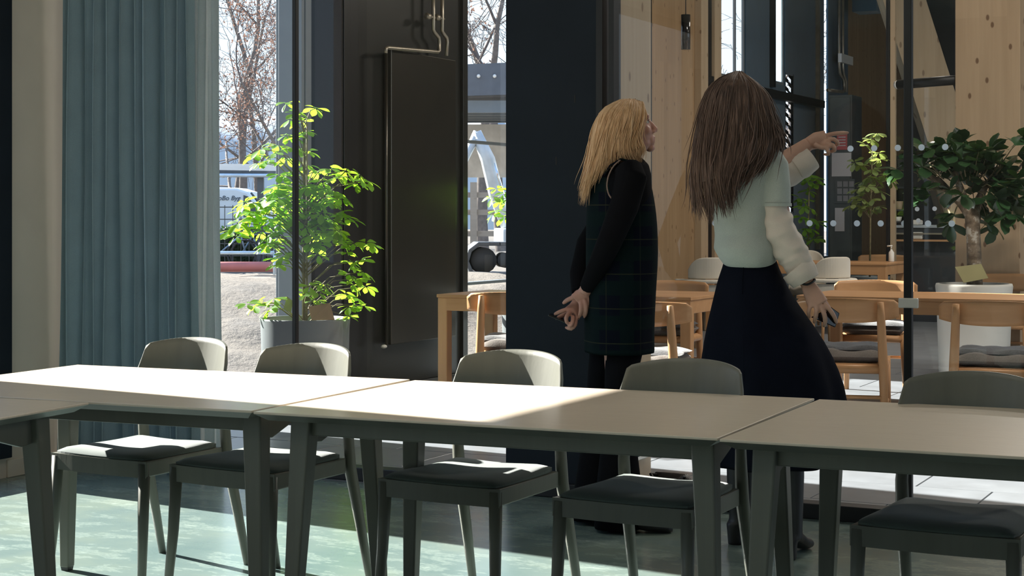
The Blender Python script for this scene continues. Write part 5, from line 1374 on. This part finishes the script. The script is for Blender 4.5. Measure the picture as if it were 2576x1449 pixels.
H2 = [[(1845,192,.04),(1788,225,.055),(1768,290,.05),(1757,370,.03),(1751,440,.01),(1748,500,-.01)],
      [(1848,189,.01),(1792,215,-.03),(1770,280,-.06),(1758,360,-.075),(1752,440,-.085),(1758,515,-.10)],
      [(1850,187,-.01),(1806,214,-.085),(1788,280,-.115),(1775,360,-.13),(1769,440,-.14),(1778,518,-.15)],
      [(1853,186,-.015),(1828,216,-.108),(1816,290,-.142),(1803,370,-.155),(1795,450,-.165),(1805,512,-.17)],
      [(1856,186,-.015),(1851,216,-.115),(1847,290,-.15),(1840,370,-.165),(1826,440,-.175),(1832,497,-.175)],
      [(1860,186,-.015),(1878,218,-.108),(1883,290,-.142),(1879,360,-.16),(1864,420,-.172),(1852,472,-.175)],
      [(1864,187,-.01),(1902,223,-.085),(1916,290,-.112),(1920,345,-.13),(1908,395,-.15),(1884,440,-.165)],
      [(1868,189,.0),(1918,233,-.045),(1937,290,-.06),(1949,340,-.085),(1942,380,-.11),(1918,416,-.145)],
      [(1870,191,.03),(1925,238,.02),(1945,295,.01),(1963,345,-.01),(1960,377,-.05)],
      [(1865,195,.06),(1908,240,.09),(1920,290,.105),(1930,340,.09),(1935,370,.06)]]
hair(H2, P, w2, O2, M['auburn'], 2100, 21, center=hc, rad=0.0021, spread=0.011, wave=0.017, lens=(0.62, 1.18))
# phone in the hanging hand
ph = MB()
c0, c1, c2, c3 = P(2032, 778, -.083), P(2090, 768, -.075), P(2112, 806, -.075), P(2052, 826, -.083)
cc = [P(2090, 772, -.080), P(2112, 788, -.078), P(2101, 824, -.085), P(2040, 798, -.088)]
nn = (cc[1] - cc[0]).cross(cc[3] - cc[0]).normalized() * 0.004
ph.add([p - nn for p in cc] + [p + nn for p in cc], [(3, 2, 1, 0), (4, 5, 6, 7), (0, 1, 5, 4), (1, 2, 6, 5), (2, 3, 7, 6), (3, 0, 4, 7)])
o = ph.build('phone', M['phone'], None, P(2075, 798, -.082), bevel=0.003, seg=3)
tag(o, 'black phone held in the auburn woman\'s lowered right hand', 'phone')
# ---------------------------------------------------------------- blond woman in tartan
P = Px(6.77)
base = P(1560, 540); base.z = 0
w1 = thing('person', 'blond woman in a dark tartan pinafore dress, hands clasped behind her back', 'person', base); O1 = base
b = MB(); hc = P(1578, 322, 0.0)
q1, R1 = head(b, hc, RX * 0.96 + FW * 0.10 + UP * 0.22, UP - RX * 0.22, 1.0, 0.86)
b.tube([P(1572, 355), P(1570, 385), P(1566, 410)], [0.05, 0.05, 0.065], 14)
b.rings(vloft(P, [(398, 1572, 40, .07), (415, 1570, 52, .12), (450, 1566, 62, .15), (520, 1566, 68, .14), (600, 1566, 66, .125), (690, 1562, 72, .15), (780, 1560, 74, .16), (850, 1558, 60, .13)]))
# near (right) arm
sR = P(1588, 440, -.165); eR = P(1532, 604, -.20); wR = P(1472, 733, -.06)
b.tube([sR, P(1566, 520, -.19), eR, P(1498, 680, -.13), wR], [0.048, 0.045, 0.040, 0.034, 0.026], 14)
# far (left) arm
sL = P(1586, 440, .16); eL = P(1478, 615, .17); wL = P(1462, 752, .02)
b.tube([sL, eL], [0.048, 0.041], 14); b.ell(eL, (0.041,) * 3); b.tube([eL, P(1458, 690, .10), wL], [0.041, 0.036, 0.027], 14)
# right hand closing round the other wrist
b.tube([wR, P(1464, 746, -.05), P(1452, 757, -.045)], [0.026, 0.034, 0.036], 14, flat=0.55, ref=FW)
for (pts, r) in (([(1452, 747, -.045), (1438, 750, -.04), (1427, 755, -.03), (1418, 762, -.015)], 0.0098),   # thumb along the wrist
                 ([(1468, 748, -.055), (1474, 768, -.068), (1474, 785, -.06), (1470, 797, -.04)], 0.0092),
                 ([(1459, 752, -.052), (1462, 772, -.068), (1460, 788, -.058), (1457, 797, -.036)], 0.0094),
                 ([(1476, 742, -.05), (1484, 760, -.060), (1484, 776, -.05), (1480, 788, -.03)], 0.0088),
                 ([(1480, 736, -.045), (1490, 750, -.052), (1492, 763, -.042), (1488, 774, -.024)], 0.0078)):
    pp = resample([P(*p) for p in pts], 8); b.tube(pp, [r * 1.08, r * 1.1, r * 1.03, r, r, r * 0.95, r * 0.88, r * 0.7], 10); b.ell(pp[-1], (r * .72,) * 3, None, 8, 6)
# left hand with the phone, thumb side up
b.tube([wL, P(1452, 776, 0.005), P(1438, 790, -.01)], [0.027, 0.036, 0.038], 14, flat=0.60, ref=FW)
for (pts, r) in (([(1440, 776, -.005), (1424, 779, -.02), (1409, 784, -.022), (1396, 790, -.018)], 0.0092),
                 ([(1434, 786, -.025), (1425, 797, -.055), (1425, 809, -.060), (1430, 815, -.050)], 0.0090),
                 ([(1442, 797, -.030), (1440, 811, -.062), (1436, 820, -.062), (1431, 818, -.050)], 0.0088),
                 ([(1449, 802, -.022), (1447, 818, -.050), (1436, 828, -.052), (1424, 824, -.042)], 0.0080),
                 ([(1446, 782, .018), (1428, 788, .022), (1412, 795, .018), (1400, 801, .010)], 0.0100)):
    pp = resample([P(*p) for p in pts], 8); b.tube(pp, [r * 1.08, r * 1.1, r * 1.03, r, r, r * 0.95, r * 0.88, r * 0.7], 10); b.ell(pp[-1], (r * .72,) * 3, None, 8, 6)
lF, lN = P(1494, 540, 0.12), P(1556, 540, -0.11); lF.z = lN.z = 0.09
for hip, kn, an in ((P(1545, 840, .085), P(1520, 1070, .10), lF), (P(1566, 840, -.085), P(1562, 1070, -.09), lN)):
    b.tube([hip, (hip + kn) / 2, kn, (kn + an) / 2 + Vector((0, 0, .04)), an], [0.078, 0.066, 0.050, 0.048, 0.034], 14)
voxel(b, 'body', M['skinred'], w1, O1, 0.0035, 3)
eyes(q1, R1, 1.0, w1, O1)
# black top: shoulders and long sleeves
s = MB()
s.rings(vloft(P, [(392, 1572, 36, .062), (402, 1572, 48, .085), (415, 1574, 58, .13), (440, 1572, 66, .165), (480, 1570, 70, .165), (540, 1568, 70, .15)], 36))
s.tube([P(1580, 428, -.14), P(1588, 445, -.17), P(1570, 520, -.195), P(1535, 604, -.205), P(1500, 680, -.135), P(1478, 724, -.07)], [0.060, 0.064, 0.058, 0.050, 0.042, 0.034], 18)
s.tube([P(1580, 430, .14), P(1584, 445, .165), P(1535, 530, .18), P(1478, 615, .175), P(1458, 690, .105), P(1458, 738, .035)], [0.060, 0.064, 0.056, 0.048, 0.042, 0.034], 18)
voxel(s, 'black_top', M['blackcloth'], w1, O1, 0.006, 5)
# pinafore dress
DR = [(428, 1560, 62, .10), (450, 1558, 72, .128), (480, 1560, 80, .142), (520, 1562, 84, .150), (560, 1564, 87, .152), (640, 1565, 89, .160), (700, 1563, 86, .172), (760, 1560, 85, .180), (830, 1557, 84, .186), (888, 1558, 84, .190)]
fold1 = lambda t, v: 1 + 0.03 * max(0, (v - 640) / 250) * math.cos(6 * t + 1.0)
k = MB(); k.rings(vloft(P, DR, 64, fold1), cap=False); dr = k.build('pinafore_dress', M['tartan'], w1, O1)
so = dr.modifiers.new('s', 'SOLIDIFY'); so.thickness = 0.004; su = dr.modifiers.new('u', 'SUBSURF'); su.levels = 1; su.render_levels = 1
for sgn in (-1, 1):
    st = MB(); rs = []
    for u, v, dd, w in ((1520, 440, .105, .05), (1532, 418, .10, .045), (1560, 401, .095, .04), (1592, 408, .10, .035), (1610, 432, .11, .03)):
        c = P(u, v, sgn * dd); rs.append([c + FW * w + UP * .004, c - FW * w + UP * .004, c - FW * w - UP * .004, c + FW * w - UP * .004])
    st.rings(rs, True, True).build('dress_strap', M['tartan'], w1, O1)
MB().tube(resample([P(1560, 403, -.145), P(1542, 420, -.160), P(1530, 445, -.168), P(1527, 470, -.172), P(1532, 490, -.178), P(1541, 502, -.185)], 16), 0.0032, 6).build('armhole_piping', M['piping'], w1, O1)
# flared trousers
for (rows, dd) in (([(870, 1530, 44, .085), (960, 1512, 33, .070), (1060, 1506, 34, .070), (1140, 1502, 42, .078), (1230, 1497, 52, .090), (1304, 1494, 58, .098)], .09),
                   ([(870, 1572, 46, .085), (960, 1560, 36, .070), (1060, 1558, 37, .070), (1140, 1556, 44, .078), (1230, 1556, 54, .090), (1326, 1556, 60, .098)], -.09)):
    k = MB(); k.rings(vloft(P, rows, 32, lambda t, v: 1 + 0.04 * math.cos(5 * t) * max(0, (v - 1000) / 300), dd), cap=False); o = k.build('trouser_leg', M['blackcloth'], w1, O1)
    so = o.modifiers.new('s', 'SOLIDIFY'); so.thickness = 0.004
for an in (lF, lN):
    bb = MB(); boot_mb(bb, Vector((an.x, an.y, 0.10)), Vector((an.x, an.y, 0.22)), RX * 0.97 - FW * 0.1, 0.02, 0.245, 0.045, 0.040)
    voxel(bb, 'shoe', M['boot'], w1, O1, 0.006, 4)
H1 = [[(1616,262,-.03),(1622,280,-.060),(1614,312,-.084),(1606,345,-.092),(1616,372,-.086),(1614,394,-.080)],
      [(1602,258,-.02),(1604,283,-.084),(1597,330,-.104),(1589,370,-.106),(1600,402,-.10)],
      [(1591,255,-.02),(1582,283,-.09),(1571,330,-.110),(1563,375,-.108),(1572,407,-.105)],
      [(1576,255,-.015),(1557,283,-.085),(1541,335,-.105),(1530,385,-.105),(1516,432,-.10)],
      [(1566,256,-.01),(1531,283,-.065),(1513,340,-.085),(1500,400,-.09),(1485,452,-.09),(1478,487,-.085)],
      [(1560,257,0),(1516,283,-.025),(1497,345,-.035),(1485,410,-.045),(1473,460,-.05),(1468,497,-.04)],
      [(1566,256,.02),(1516,286,.035),(1500,345,.045),(1490,400,.055),(1478,452,.055)],
      [(1591,255,.02),(1581,288,.095),(1576,340,.108),(1570,395,.10)],
      [(1616,262,.02),(1620,283,.07),(1614,320,.09),(1610,370,.088),(1606,402,.085)]]
hair(H1, P, w1, O1, M['blond'], 1900, 8, center=hc, rad=0.0020, spread=0.008, wave=0.013, lens=(0.68, 1.08))
cc = [P(1379, 793, -.03), P(1384, 789, .04), P(1446, 813, .03), P(1438, 818, -.035)]
nn = (cc[1] - cc[0]).cross(cc[3] - cc[0]).normalized() * 0.004
ph = MB(); ph.add([p - nn for p in cc] + [p + nn for p in cc], [(3, 2, 1, 0), (4, 5, 6, 7), (0, 1, 5, 4), (1, 2, 6, 5), (2, 3, 7, 6), (3, 0, 4, 7)])
o = ph.build('phone', M['phone'], None, P(1410, 803, 0), bevel=0.003, seg=3)
tag(o, 'dark phone held behind her back by the blond woman', 'phone')
